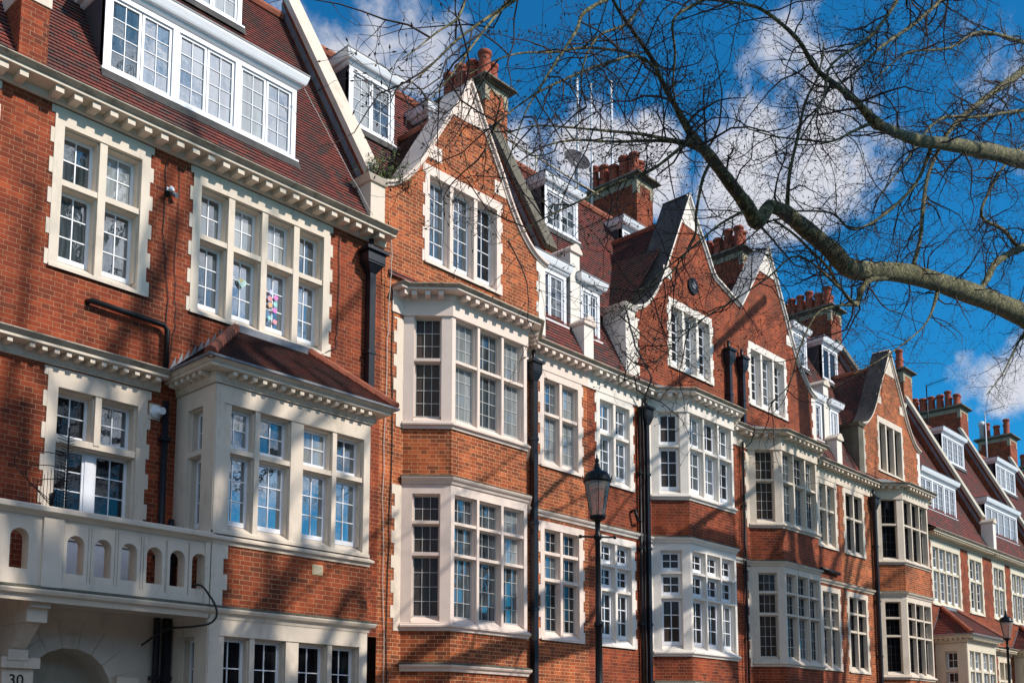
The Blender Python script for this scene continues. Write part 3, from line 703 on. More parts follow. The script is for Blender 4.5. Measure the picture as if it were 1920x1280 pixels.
def arch_panel(mb, F, u0, u1, z0, z1, arches, zb, zt, m, d0, d1):
    """pierced parapet: round-headed openings (centre, half width), with the thickness of the opening shown"""
    us = {u0, u1}
    for c, w in arches:
        for i in range(13): us.add(c + w * math.cos(math.pi * i / 12))
    us = sorted(us)
    def top(u, c, w): return zt - w + math.sqrt(max(0.0, w * w - (u - c) ** 2))
    for dd in (d1, d0):
        for a, b in zip(us, us[1:]):
            mid = (a + b) / 2; hit = [(c, w) for c, w in arches if abs(mid - c) < w]
            fl = (lambda q: q) if dd == d1 else (lambda q: q[::-1])
            if hit:
                c, w = hit[0]
                mb.poly(fl([F.p(a, dd, z0), F.p(b, dd, z0), F.p(b, dd, zb), F.p(a, dd, zb)]), m)
                mb.poly(fl([F.p(a, dd, top(a, c, w)), F.p(b, dd, top(b, c, w)), F.p(b, dd, z1), F.p(a, dd, z1)]), m)
                if dd == d1:
                    mb.poly([F.p(a, d1, top(a, c, w)), F.p(a, d0, top(a, c, w)), F.p(b, d0, top(b, c, w)), F.p(b, d1, top(b, c, w))], m)
            else: mb.poly(fl([F.p(a, dd, z0), F.p(b, dd, z0), F.p(b, dd, z1), F.p(a, dd, z1)]), m)
    for c, w in arches:
        for s_ in (-1, 1): mb.poly([F.p(c + s_ * w, d1, zb), F.p(c + s_ * w, d0, zb), F.p(c + s_ * w, d0, zt - w), F.p(c + s_ * w, d1, zt - w)], m)
        mb.poly([F.p(c - w, d1, zb), F.p(c + w, d1, zb), F.p(c + w, d0, zb + 0.02), F.p(c - w, d0, zb + 0.02)], m)
def strip(mb, F, u0, u1, z0, z1, m, d=0.012): F.box(mb, u0, u1, -0.05, d, z0, z1, m)
def quoins(parent, u0, w, z0, z1, side, stone):
    mb = MB(); z = z0; k = 0
    while z < z1 - 0.01:
        zz = min(z + 0.229, z1); e = 0.07 if k % 2 else 0.0
        a, b = (u0 - e, u0 + w) if side == 'L' else (u0, u0 + w + e)
        MAIN.box(mb, a, b, -0.05, 0.012 if k % 2 else 0.013, z, zz, stone); z += 0.229; k += 1
    mb.build('quoins', parent)
# ------------------------------------------------------------------ house 1 (balcony, square bay) : also the pattern of the far houses
def house_square(x0, zo, label, near=False, mirror=False, stone='stone', style='casement', dorm=(), low=None, first=False, w_=6.4, bay_on=True):
    h = hse(x0, label)
    if not mirror: W1, W2, W3, BX, AP = (x0 + 0.38, 1.48), (x0 + 2.60, 2.70), (x0 + 0.48, 1.50), (x0 + 2.48, x0 + 5.38), (x0 + 3.42, x0 + 4.92)
    else:
        W1, W2, W3, BX, AP = (x0 + 4.15, 1.55), (x0 + 0.45, 2.85), (x0 + 4.2, 1.5), (x0 + 0.45, x0 + 3.35), (x0 + 1.15, x0 + 2.65)
    x1 = x0 + w_
    Z = lambda z: z + zo
    kw = dict(stone=stone, style=style)
    h1 = window(h, MAIN, W1[0], Z(8.28), W1[1], 2.42, 2, [1.25, 0.92], [(2, 3), (2, 2)], gl=(('g_mid', 2), ('g_net', 2)) if near else DIM, glr=[(('g_mid', 1),), (('g_net', 2), ('g_mid', 1))] if near else None, jamb=0.14, head=0.26, sill=0.2, mw=0.15 if near else 0.10, tw=0.11, tooth='LR', rev=0.24 if near else 0.13, **kw)
    h2 = window(h, MAIN, W2[0], Z(8.28), W2[1], 2.42, 4, [1.25, 0.92], [(2, 3), (2, 2)], gl=BLUE, glr=[(('g_blue', 2), ('g_mid', 1)), (('g_net', 1), ('g_mid', 1))] if near else None, jamb=0.14, head=0.26, sill=0.2, mw=0.15 if near else 0.10, tw=0.11, tooth='LR', rev=0.24 if near else 0.13, **kw)
    h3 = window(h, MAIN, W3[0], Z(4.40), W3[1], 2.44, 2, [1.5, 0.82], [(2, 4), (2, 2)], gl=DARK, jamb=0.15, head=0.27, sill=0.12, mw=0.13, tw=0.12, tooth='LR', rev=0.26, low_wood=near, **kw)
    mb = MB(); wall(mb, MAIN, x0, x1, Z(3.45), Z(10.80), [h1, h2, h3], 'brick'); mb.build('wall', h)
    # main cornice
    xe = x1 + 0.05 if near else x1
    path = [(x0, 0), (xe, 0)]
    top = cornice(h, path, Z(10.72), stone, (False, True), proj=0.42, dent=not near, spacing=0.27 if near else 0.2, H=0.20, modw=0.12 if near else 0.08)
    # square bay: first floor
    xa, xb = BX; y = -1.1; bp = [(xa, 0), (xa, y), (xb, y), (xb, 0)]
    if bay_on:
        FL, FF, FRR = Fr(bp[0], bp[1]), Fr(bp[1], bp[2]), Fr(bp[2], bp[3])
        window(h, FL, 0, Z(4.60), 1.1, 2.24, 1, [1.3, 0.78], [(2, 3), (2, 2)], gl=(('g_black', 1),), jamb=0.34, head=0.27, sill=0.17, tw=0.10, rev=0.2, **kw)
        window(h, FF, 0, Z(4.60), xb - xa, 2.24, 4, [1.3, 0.78], [(2, 3), (2, 2)], gl=MIXB, glr=[(('g_blue', 3), ('g_mid', 1)), (('g_mid', 1), ('g_net', 1))] if near else None, jamb=0.13, head=0.27, sill=0.17, mw=0.12, tw=0.10, wide=0.27, rev=0.2 if near else 0.13, **kw)
        sd_ = MB(); wall(sd_, FRR, 0, 1.1, Z(4.6), Z(6.84), [], stone); sd_.build('bay_wall', h)
        sd_ = MB(); wall(sd_, FRR, 0, 1.1, max(0.0, Z(2.05)), Z(3.37), [], stone); sd_.build('bay_wall', h)
        c_top = cornice(h, bp, Z(6.85), stone, (False, False), proj=0.31, dent=True, spacing=0.17, H=0.20, modw=0.07, gutter=stone)
        hip_roof(h, xa, xb, y, c_top + 0.01, AP[0], AP[1], Z(8.22), 0.30)
        sill_course(h, bp, Z(4.56), stone, (False, False))
        for za, zb_ in ((Z(3.50), Z(4.50)), (0.0, max(0.2, Z(2.05)))):
            mb = MB()
            for F in (FL, FF, FRR): wall(mb, F, 0, F.L, za, zb_, [], 'brick_dark' if near else 'brick')
            mb.build('bay_wall', h)
        string_course(h, bp, Z(3.52), stone, (False, False), 0.16, 0.12)
        window(h, FL, 0, Z(2.05), 1.1, 1.32, 1, [1], [(2, 2)], gl=(('g_black', 1),), jamb=0.34, head=0.25, sill=0.15, rev=0.2, **kw)
        window(h, FF, 0, Z(2.05), xb - xa, 1.32, 4, [1], [(2, 2)], gl=(('g_black', 1),), jamb=0.16, head=0.25, sill=0.15, mw=0.12, wide=0.27, rev=0.2, **kw)
        q = MB(); z = Z(3.56); k = 0
        while z < Z(4.44):
            FF.box(q, 0, 0.20 + (0.07 if k % 2 else 0), -0.05, 0.014, z, min(z + 0.229, Z(4.45)), stone); z += 0.229; k += 1
        FL.box(q, 0.9, 1.1, -0.05, 0.013, Z(3.56), Z(4.45), stone); q.build('quoins', h)
    # lower cornice on the other half
    la, lb = (x0, xa - 0.32) if not mirror else (xb + 0.32, x1)
    if near: la = x0
    cornice(h, [(la, 0), (lb, 0)], Z(6.86), stone, (False, True), proj=0.36, dent=True, spacing=0.17, H=0.20, modw=0.07)
    # balcony over the porch
    b = MB(); ba, bb = (x0 + 0.0, xa) if not mirror else (xb, x1)
    b.box(ba, bb, -1.1, 0.0, Z(3.42), Z(3.56), stone); b.build('balcony_floor', h)
    string_course(h, [(ba, -1.1), (bb, -1.1)], Z(3.52), stone, (False, False), 0.16, 0.125)
    pb = MB(); Fb = Fr((ba, -1.1), (bb, -1.1)); L = bb - ba
    if near: arches = [(-0.16 + 0.0, 0.10)] * 0 + [(c - ba, 0.115) for c in (5.12 + 0.02, 6.10, 6.47, 6.84, 7.21, 7.56, 7.90) if c - ba > 0.15]
    else: arches = [(0.35 + 0.36 * i, 0.105) for i in range(int((L - 0.5) / 0.36))]
    arch_panel(pb, Fb, 0, L, Z(3.54), Z(4.46), arches, Z(3.76), Z(4.27), stone, -0.2, 0.0)
    for c, w in arches:   # incised panel line round each arch
        for s_ in (-1, 1): Fb.box(pb, c + s_ * 0.165 - 0.004, c + s_ * 0.165 + 0.004, 0.0, 0.004, Z(3.66), Z(4.40), 'stone_dirty')
    if near: Fb.box(pb, 5.66 - ba, 5.92 - ba, -0.2, 0.035, Z(3.55), Z(4.45), stone); Fb.box(pb, 7.98 - ba, 8.06 - ba, -0.2, 0.02, Z(3.55), Z(4.45), stone)
    bo = pb.build('balcony_parapet', h)
    cp = MB(); cp.sweep([(ba, -1.1), (bb, -1.1)], [(-0.22, Z(4.45)), (0.02, Z(4.45)), (0.05, Z(4.48)), (0.12, Z(4.51)), (0.125, Z(4.56)), (0.03, Z(4.60)), (-0.24, Z(4.60))], stone, (False, False)); cp.build('balcony_coping', bo)
    # porch wall below
    pw = MB(); pa, pb_ = (ba, bb)
    if near:
        cx, rr = 6.58, 0.62; us = sorted({pa, pb_} | {cx + rr * math.cos(math.pi * i / 24) for i in range(25)})
        for a, b2 in zip(us, us[1:]):
            mid = (a + b2) / 2; f = (lambda u: 2.28 + math.sqrt(max(0, rr * rr - (u - cx) ** 2))) if abs(mid - cx) < rr else None
            if f:
                pw.poly([(a, 0, f(a)), (b2, 0, f(b2)), (b2, 0, 3.45), (a, 0, 3.45)], stone)
                pw.poly([(a, 0, f(a)), (a, 0.55, f(a)), (b2, 0.55, f(b2)), (b2, 0, f(b2))], stone)
            else: pw.poly([(a, 0, 0), (b2, 0, 0), (b2, 0, 3.45), (a, 0, 3.45)], stone)
        pw.poly([(cx - rr, 0, 0), (cx - rr, 0.55, 0), (cx - rr, 0.55, 2.28), (cx - rr, 0, 2.28)][::-1], stone); pw.poly([(cx + rr, 0, 0), (cx + rr, 0.55, 0), (cx + rr, 0.55, 2.28), (cx + rr, 0, 2.28)], stone)
        pw.poly([(cx - rr, 0.55, 0), (cx + rr, 0.55, 0), (cx + rr, 0.55, 3.0), (cx - rr, 0.55, 3.0)], 'stone_g')
        for k in range(9):    # raised voussoir joints
            a = math.pi * (k + 0.5) / 9
            for r1, r2, w in ((rr, rr + 0.20, 0.022), (rr + 0.20, rr + 0.40, 0.010)):
                p = [(cx + r * math.cos(a + s_ * (math.pi / 9 * 0.488)), -w, 2.28 + r * math.sin(a + s_ * (math.pi / 9 * 0.488))) for r, s_ in ((r1, 1), (r1, -1), (r2, -1), (r2, 1))]
                q = [(x, 0.0, z) for x, _, z in p]
                pw.poly(p, stone)
                for i in range(4): pw.poly([p[i], q[i], q[(i + 1) % 4], p[(i + 1) % 4]], stone)
        pwo = pw.build('porch_wall', h)
        dm = MB(); dm.box(cx - 0.5, cx + 0.5, 0.50, 0.54, 0, 2.25, 'iron'); dm.box(cx - 0.62, cx + 0.62, 0.46, 0.54, 2.25, 2.36, 'stone'); dm.build('front_door', h)
        # stepped console under the balcony
        cb = MB(); xx = 5.72
        for y0_, y1_, za, zb_ in ((-1.02, 0, 3.30, 3.42), (-0.93, 0, 3.12, 3.30), (-0.42, 0, 2.66, 2.80)): cb.box(xx - 0.13, xx + 0.13, y0_, y1_, za, zb_, stone)
        for ya, yb, za, zb_ in ((-0.82, -0.38, 3.12, 2.80), (-0.32, -0.12, 2.66, 2.2)):
            cb.hexa([(xx - 0.1, yb, zb_), (xx + 0.1, yb, zb_), (xx + 0.1, 0, zb_), (xx - 0.1, 0, zb_), (xx - 0.1, ya, za), (xx + 0.1, ya, za), (xx + 0.1, 0, za), (xx - 0.1, 0, za)], stone)
        cb.box(xx - 0.16, xx + 0.24, -0.34, 0, 0.0, 2.56, stone); cb.box(xx - 0.2, xx + 0.30, -0.40, 0, 2.56, 2.70, stone)
        co = cb.build('console_bracket', h)
        fc = bpy.data.curves.new('house_number', 'FONT'); fc.body = '30'; fc.size = 0.2; fc.extrude = 0.004
        fo = bpy.data.objects.new('house_number', fc); col.objects.link(fo)
        bpy.context.view_layer.update(); me = bpy.data.meshes.new_from_object(fo); bpy.data.objects.remove(fo)
        no = bpy.data.objects.new('house_number', me); col.objects.link(no); me.materials.clear(); me.materials.append(M['iron'])
        me.transform(Matrix.Translation((xx - 0.08, -0.346, 2.34)) @ Matrix.Rotation(R(90), 4, 'X')); no.parent = h; no.matrix_parent_inverse = Matrix.Translation((-x0, 0, 0))
        sp = MB(); sp.box(7.22, 7.55, -0.16, 0.0, 0.0, 2.52, stone); sp.build('porch_pilaster', h)
    else:
        pw.poly([(pa, 0, 0), (pb_, 0, 0), (pb_, 0, Z(3.45)), (pa, 0, Z(3.45))], stone); pw.build('porch_wall', h)
    if near:
        q = MB(); MAIN.box(q, W3[0] + 0.2, W3[0] + W3[1] - 0.2, 0.0, 0.02, 3.56, 4.39, 'white'); MAIN.box(q, W3[0] + 0.05, W3[0] + 0.2, 0.0, 0.016, 3.56, 4.39, stone); MAIN.box(q, W3[0] + W3[1] - 0.2, W3[0] + W3[1] - 0.05, 0.0, 0.016, 3.56, 4.39, stone); q.build('balcony_door', h)
    # roof, party parapets, dormers
    ez = Z(11.08) if near else Z(11.18)
    mansard(h, x0 + 0.05, x1 - 0.1 if not near else 11.9, -0.06, ez, 3.2, ez + 5.75 if near else ez + 6.2, 'tile')
    for (a, b, yy, za, zb_, n, gp, bars, gl_) in dorm: dormer(h, a, b, yy, za, zb_, n, 'white' if near or gp else 'stone_y', 'dormer', gl_, bars, groups=gp or 1)
    return h
A_dorm = [(6.80, 10.36, 0.36, 11.86, 13.22, 6, 3, (2, 4), (('g_blue', 2), ('g_mid', 1), ('g_net', 1))), (8.0, 10.42, 2.35, 15.44, 16.7, 4, 2, (2, 3), NETS)]
hA = house_square(5.60, 0.0, 'nearest red brick house with long white attic dormer, square bay and pierced balcony', True, dorm=A_dorm, w_=6.5)
party_parapet(hA, 11.95, 12.22, 0.18, 12.0, 3.25, 17.45, 'brick_dark', 'stone', zb=-1.3)
# neighbour cut off by the left edge
h0 = hse(0.0, 'red brick house cut off by the left edge, white quoins of one window showing')
o1 = window(h0, MAIN, 3.55, 8.28, 1.62, 2.42, 2, [1.25, 0.92], [(2, 3), (2, 2)], gl=DIM, jamb=0.14, head=0.26, tooth='LR', mw=0.15, tw=0.11)
o2 = window(h0, MAIN, 3.50, 4.40, 1.62, 2.44, 2, [1.5, 0.82], [(2, 4), (2, 2)], gl=DARK, jamb=0.15, head=0.27, tooth='LR', mw=0.13, tw=0.12)
mb = MB(); wall(mb, MAIN, -1.0, 5.6, 0.0, 10.80, [o1, o2], 'brick'); mb.build('wall', h0)
cornice(h0, [(-1.0, 0), (5.6, 0)], 10.72, 'stone', (True, False), proj=0.42, spacing=0.27, H=0.20, modw=0.12)
cornice(h0, [(-1.0, 0), (5.6, 0)], 6.86, 'stone', (True, False), proj=0.36, dent=True, spacing=0.17, H=0.20, modw=0.07)
mansard(h0, -1.0, 5.55, -0.06, 11.08, 3.2, 16.8)
b = MB(); b.box(2.0, 5.6, -1.1, 0.0, 3.42, 3.56, 'stone'); b.build('balcony_floor', h0)
pb = MB(); arch_panel(pb, Fr((2.0, -1.1), (5.6, -1.1)), 0, 3.6, 3.54, 4.46, [(c, 0.115) for c in (0.6, 1.0, 1.4, 1.8, 2.2, 2.9, 3.38)], 3.76, 4.27, 'stone', -0.2, 0.0); pb.build('balcony_parapet', h0)
cp = MB(); cp.sweep([(2.0, -1.1), (5.6, -1.1)], [(-0.22, 4.45), (0.02, 4.45), (0.05, 4.48), (0.12, 4.51), (0.125, 4.56), (0.03, 4.60), (-0.24, 4.60)], 'stone', (True, False)); cp.build('balcony_coping', h0)
string_course(h0, [(2.0, -1.1), (5.6, -1.1)], 3.52, 'stone', (True, False), 0.16, 0.125)
kb = MB(); kb.box(5.40, 5.80, -0.05, 0.6, 11.02, 12.08, 'brick'); kb.box(5.38, 5.82, -0.07, 0.62, 12.08, 12.34, 'stone'); kb.build('parapet_pier', h0)
party_parapet(h0, 5.45, 5.72, 0.6, 12.9, 3.25, 17.6, 'brick_dark', 'stone', zb=-1.3)

# ------------------------------------------------------------------ gabled houses
def gabled(x0, x1, label, xg, xbay, win, stone, style, glA, glB, topm, brick, left, right, ridge, wins, wstyle, wgl, cornr, xl, xr, gz, ztop_gable, ggl, gstyle=None, gbars=(2, 5), depth=0.8, gst=None, roofL=None, caps=(False, False), ca=None):
    h = hse(x0, label)
    path = canted_bay(h, xbay, stone, style, glA, glB, brick)
    gs = gst or stone
    g_ = window(h, MAIN, win[0], win[2], win[1] - win[0], win[3] - win[2], 3, [1], [gbars], gs, gstyle or ('white' if style == 'white' else ('black' if style == 'black' else 'casement')), ggl, 0.12, 0.20, 0.2, 0.13, tooth='LR', rev=0.2)
    holes = []
    for (wx, ww, st_, gl1, gl2) in wins:
        lead = st_ in ('leaded', 'black'); b1, b2_ = ([(3, 4), (3, 3)], [(3, 4), (3, 2), (3, 2)]) if lead else ([(2, 3), (2, 2)], [(2, 3), (2, 2), (2, 2)])
        sn = 'stone_w' if st_ == 'white' else stone
        holes.append(window(h, MAIN, wx, 7.44, ww, 2.14, 2, [1.12, 0.86], b1, sn, st_, gl1, 0.13, 0.16, 0.2, 0.12, 0.09, tooth='LR', rev=0.16))
        holes.append(window(h, MAIN, wx, 3.72, ww, 2.54, 2, [1.35, 0.62, 0.6], b2_, sn, st_, gl2, 0.13, 0.16, 0.2, 0.12, 0.09, tooth='LR', rev=0.16))
    mb = MB(); wall(mb, MAIN, x0, x1, 0.0, 10.02, holes, brick); mb.build('wall', h)
    full = [(ca if ca else x0, 0)] + path + [(x1, 0)]
    top = cornice(h, full, 9.87, stone, caps, frieze=0.29, proj=0.36, H=0.205)
    bay_lead_roof(h, xbay, top + 0.012)
    string_course(h, [(path[3][0], 0), (x1, 0)] if path[0][0] - x0 < 1.5 else [(x0, 0), (path[0][0], 0)], 6.47, stone, caps)
    if path[0][0] - x0 >= 1.5 and x1 - path[3][0] > 0.3: string_course(h, [(path[3][0], 0), (x1, 0)], 6.47, stone, (False, False))
    elif path[0][0] - x0 > 0.3 and x0 > 12.4: string_course(h, [(x0, 0), (path[0][0], 0)], 6.47, stone, (False, False))
    gable(h, xg, left, right, gs, topm, brick, g_, 10.0, depth, xl=xl, xr=xr)
    gable_roof(h, xg, ridge, xl + 0.15, xr - 0.15, ridge - (xr - xl) * 0.64, 0.3, 3.2)
    return h
hB = gabled(12.10, 18.15, 'first gabled house, pink-cream stonework, shrub at the foot of its gable', 14.35, 14.35, (13.15, 15.30, 10.82, 12.86), 'stone_b', 'leaded',
            (('g_net', 3), ('g_blue', 2), ('g_mid', 2)), (('g_mid', 2), ('g_net', 1)), 'stone_b', 'brick_b', GABLE_B, GABLE_B, 14.7, [(16.53, 1.42, 'leaded', (('g_net', 1), ('g_blue', 1)), (('g_dark', 2), ('g_mid', 1)))], None, None, None, 12.08, 16.72, None, None, DIM, depth=0.72, caps=(True, False), ca=12.35)
GC_L = [(0, 15.95), (0.1, 15.75), (0.5, 14.92), (0.9, 14.08), (1.25, 13.36), (1.55, 12.85), (1.85, 12.48), (2.15, 12.22), (2.45, 12.10)]
GC_R = [(0, 15.95), (0.1, 15.78), (0.5, 15.12), (0.85, 14.62), (1.08, 14.24), (1.25, 14.06), (1.5, 13.98), (1.95, 13.84), (2.46, 13.68)]
GD_L = [(0, 15.98), (0.08, 15.84), (0.5, 15.25), (1.0, 14.55), (1.35, 14.06), (1.67, 13.64)]
hC = gabled(18.15, 24.55, 'gabled house with bright white sashes and a dark-topped gable bearing an oval plaque', 22.48, 22.30, (21.45, 23.50, 10.95, 12.80), 'stone_w', 'white',
            (('g_mid', 2), ('g_dark', 1), ('g_blue', 1)), DARK, 'darklead', 'brick', GC_L, GC_R, 15.35, [(18.48, 1.40, 'white', (('g_blue', 2), ('g_mid', 1)), DARK)], None, None, None, 20.02, 24.94, None, None, DARK, depth=0.78)
hD = gabled(24.55, 30.72, 'gabled house with a white-topped gable joined at the valley to the dark-topped one', 26.62, 26.90, (25.38, 27.52, 10.90, 12.76), 'stone', 'leaded',
            (('g_dark', 2), ('g_mid', 2)), DARK, 'stone_w', 'brick', GD_L, [(a * 1.12, b) for a, b in GC_L], 15.2, [(29.22, 1.28, 'leaded', DIM, DARK)], None, None, None, 24.94, 29.35, None, None, DARK, gst='stone_w', gstyle='white', depth=0.55)
hE = gabled(30.72, 37.45, 'last gabled house, black leaded windows and a blackened gable edge', 34.95, 35.05, (33.80, 35.85, 10.62, 12.55), 'stone', 'black',
            (('g_black', 1),), (('g_black', 1),), 'darklead', 'brick_b', GABLE_B, GABLE_B, 14.6, [(31.00, 1.45, 'black', (('g_dark', 1),), (('g_dark', 1),))], None, None, None, 32.5, 37.3, None, None, (('g_dark', 1),), gbars=(2, 6), depth=0.55)
# kneelers and white quoins beside the gables
kneeler(hB, 11.78, 12.12, 11.05, 12.02, 'stone', 0.0, 0.7)
kneeler(hC, 19.62, 20.03, 10.12, 12.02, 'stone_w', 0.0, 0.65)
kneeler(hE, 32.25, 32.62, 10.12, 11.95, 'greycoping', 0.0, 0.8, 'greycoping')
quoins(hB, 16.50, 0.22, 10.15, 12.0, 'L', 'stone_w'); quoins(hD, 29.13, 0.2, 10.15, 12.0, 'L', 'stone_w'); quoins(hE, 37.12, 0.2, 10.1, 11.9, 'L', 'stone_w')
for hh, xa in ((hB, 12.48), (hC, 20.45), (hD, 25.05), (hE, 33.2)): quoins(hh, xa, 0.16, 7.4, 9.5, 'L', 'stone_w' if hh is hC else 'stone'); quoins(hh, xa, 0.16, 3.6, 6.3, 'L', 'stone_w' if hh is hC else 'stone')
quoins(hC, 20.03, 0.10, 10.15, 11.8, 'R', 'stone_w'); quoins(hE, 32.62, 0.12, 10.15, 11.8, 'R', 'stone_g')
# roofs behind
mansard(hB, 12.25, 18.05, -0.05, 10.25, 3.0, 16.45); mansard(hC, 18.28, 24.5, -0.05, 10.25, 3.0, 16.45); mansard(hD, 24.5, 30.6, -0.05, 10.25, 3.0, 16.35); mansard(hE, 30.85, 37.5, -0.05, 10.25, 3.0, 16.3)
for hh, X, cop in ((hC, 18.03, 'greycoping'), (hE, 30.62, 'stone')):
    p = MB(); pier_cap(p, X - 0.03, X + 0.31, -0.06, 0.33, 11.02, 'stone_b' if X < 20 else 'stone', 10.1, 'stone_w'); pier_cap(p, X - 0.03, X + 0.31, 0.331, 1.12, 12.88, 'stone_b' if X < 20 else 'stone', 10.3, 'stone_w'); p.build('parapet_pier', hh)
    party_parapet(hh, X, X + 0.28, 1.12, 13.22, 3.0, 17.05, 'brick_dark', cop, zb=-0.9)
p = party_parapet(hE, 37.42, 37.72, 0.3, 12.0, 3.1, 17.0, 'brick_dark', 'greycoping', zb=-0.9)
BL = (('g_net', 1), ('g_blue', 1))
dormer(hB, 12.74, 13.98, 1.92, 14.34, 15.64, 2, gl=NETS, bars=(2, 4)); dormer(hB, 15.1, 16.3, 2.05, 14.6, 15.62, 2, bars=(2, 3))
dormer(hB, 16.76, 17.86, 0.34, 10.98, 12.20, 2, gl=DIM, bars=(2, 4), over=0.13, depth=1.4)
dormer(hC, 19.06, 20.38, 2.02, 14.50, 15.60, 2, gl=(('g_blue', 1),), bars=(2, 4)); dormer(hC, 22.75, 24.0, 2.35, 14.6, 15.93, 2, bars=(2, 3), over=0.2)
dormer(hC, 18.38, 19.10, 0.34, 10.98, 12.18, 2, gl=BLUE, bars=(2, 4), depth=1.4)
dormer(hD, 29.45, 30.45, 0.34, 10.98, 12.20, 2, gl=DIM, bars=(2, 4), over=0.13, depth=1.4)
dormer(hE, 31.0, 31.62, 0.34, 11.1, 12.22, 2, gl=BLUE, bars=(2, 4), depth=1.4)
dormer(hE, 31.75, 32.8, 1.95, 14.35, 15.5, 1, bars=(1, 2)); dormer(hE, 33.95, 35.15, 1.95, 14.35, 15.62, 2, gl=(('g_dark', 1),), bars=(1, 1))

# ------------------------------------------------------------------ far square-bay houses, lower down the street
hF = house_square(37.5, -1.78, 'dormered house after the last gable, hip-roofed bay in the lower right corner', mirror=True, w_=6.45, stone='stone_y',
                  dorm=[(38.35, 41.9, 0.42, 10.25, 11.5, 6, 3, (2, 4), SKYB), (39.6, 41.4, 2.2, 13.8, 15.0, 2, None, (2, 3), SKYB)])
hG = house_square(43.95, -1.78, 'dormered house behind the distant street lamp, with a casement open in its lower dormer', mirror=False, w_=6.35, stone='stone_y',
                  dorm=[(45.2, 49.2, 0.42, 10.25, 11.5, 5, 1, (1, 2), SKYB), (45.6, 48.2, 2.2, 13.8, 14.98, 4, 1, (2, 4), SKYB)])
hH = house_square(50.3, -1.78, 'far dormered house at the right edge with a small-paned white attic dormer', mirror=True, w_=7.0, stone='stone_y',
                  dorm=[(51.2, 54.8, 0.42, 10.25, 11.5, 6, 3, (2, 4), BLUE), (52.4, 55.2, 2.2, 13.8, 14.98, 4, 2, (2, 4), NETS)])
hI = house_square(57.3, -1.78, 'farthest dormered house of the row, only its roof and chimney showing at the right edge', mirror=False, w_=6.4, stone='stone_y',
                  dorm=[(58.5, 62.0, 0.42, 10.25, 11.5, 6, 3, (2, 4), BLUE), (59.6, 62.1, 2.2, 13.8, 14.98, 4, 2, (2, 4), NETS)])
for hh, X in ((hF, 43.82), (hG, 50.18), (hH, 57.2)):
    party_parapet(hh, X, X + 0.28, 0.16, 10.62, 3.1, 16.35, 'brick_dark', 'stone_g', zb=-1.0)
    p = MB(); pier_cap(p, X - 0.02, X + 0.3, -0.3, 0.17, 10.35, 'stone', 9.3, 'stone_w'); p.build('parapet_pier', hh)
# chimneys
chimney(hC, 17.9, 18.72, 3.0, 4.9, 14.0, 18.42, 4, True, 'brick_b')
chimney(hD, 24.38, 25.2, 3.0, 5.1, 13.5, 18.5, 5, True, 'brick')
chimney(hE, 30.45, 31.2, 3.0, 4.8, 14.0, 18.35, 4, True, 'brick')
chimney(hF, 37.6, 38.5, 3.3, 5.8, 14.0, 18.62, 6, True, 'brick')
chimney(hG, 43.7, 44.6, 3.0, 4.3, 13.0, 17.6, 2, True, 'brick_b')
chimney(hH, 50.3, 51.3, 3.0, 5.6, 13.0, 17.55, 6, True, 'brick')
chimney(hI, 57.35, 58.45, 3.0, 4.6, 13.0, 17.65, 3, True, 'brick', metal=True)
hJ = hse(63.7, 'last sliver of roof and chimney beyond the farthest dormered house'); mb = MB(); wall(mb, MAIN, 63.7, 70, 0, 9.0, [], 'brick'); mb.build('wall', hJ); mansard(hJ, 63.75, 70, -0.05, 9.3, 3.1, 14.6); chimney(hJ, 63.9, 65.0, 3.0, 4.8, 13, 17.4, 3, True, 'brick')
cornice(hJ, [(63.7, 0), (70, 0)], 8.94, 'stone_g', proj=0.42, dent=True, spacing=0.2)

# ------------------------------------------------------------------ pipes
downpipe(hA, 11.76, 7.85, 10.12, -0.10, 0.065, hs=1.0)
downpipe(hA, 7.83, 0.0, 6.72, -0.10, 0.05, False, square=False); downpipe(hA, 7.98, 0.0, 4.3, -0.12, 0.05, True)
wp = MB(); wp.tube([(6.58, 0.0, 7.93), (6.60, -0.10, 7.93), (7.74, -0.10, 7.90), (7.80, -0.10, 7.84), (7.80, -0.10, 7.12)], 0.042, 'iron', 10); wp.build('waste_pipe', hA)
downpipe(hB, 16.22, 0.0, 9.25, -0.11, 0.06)
downpipe(hC, 20.28, 0.0, 9.2, -0.11, 0.055); downpipe(hC, 20.05, 0.0, 9.5, -0.08, 0.035, False, 'iron', False)
downpipe(hC, 24.18, 10.15, 11.75, -0.10, 0.06); downpipe(hD, 24.86, 10.15, 11.7, -0.10, 0.06)
downpipe(hD, 24.80, 0.0, 9.7, -0.09, 0.03, False, 'iron', False); downpipe(hE, 33.02, 0.0, 9.2, -0.11, 0.06)
wp = MB(); wp.tube([(19.75, -0.02, 6.95), (19.75, -0.12, 7.0), (19.85, -0.14, 6.75), (20.0, -0.1, 6.75)], 0.04, 'iron', 8); wp.build('waste_pipe', hC)
wp = MB(); wp.tube([(29.2, -0.06, 6.75), (30.4, -0.06, 6.72)], 0.06, 'iron', 8); wp.build('waste_pipe', hD)
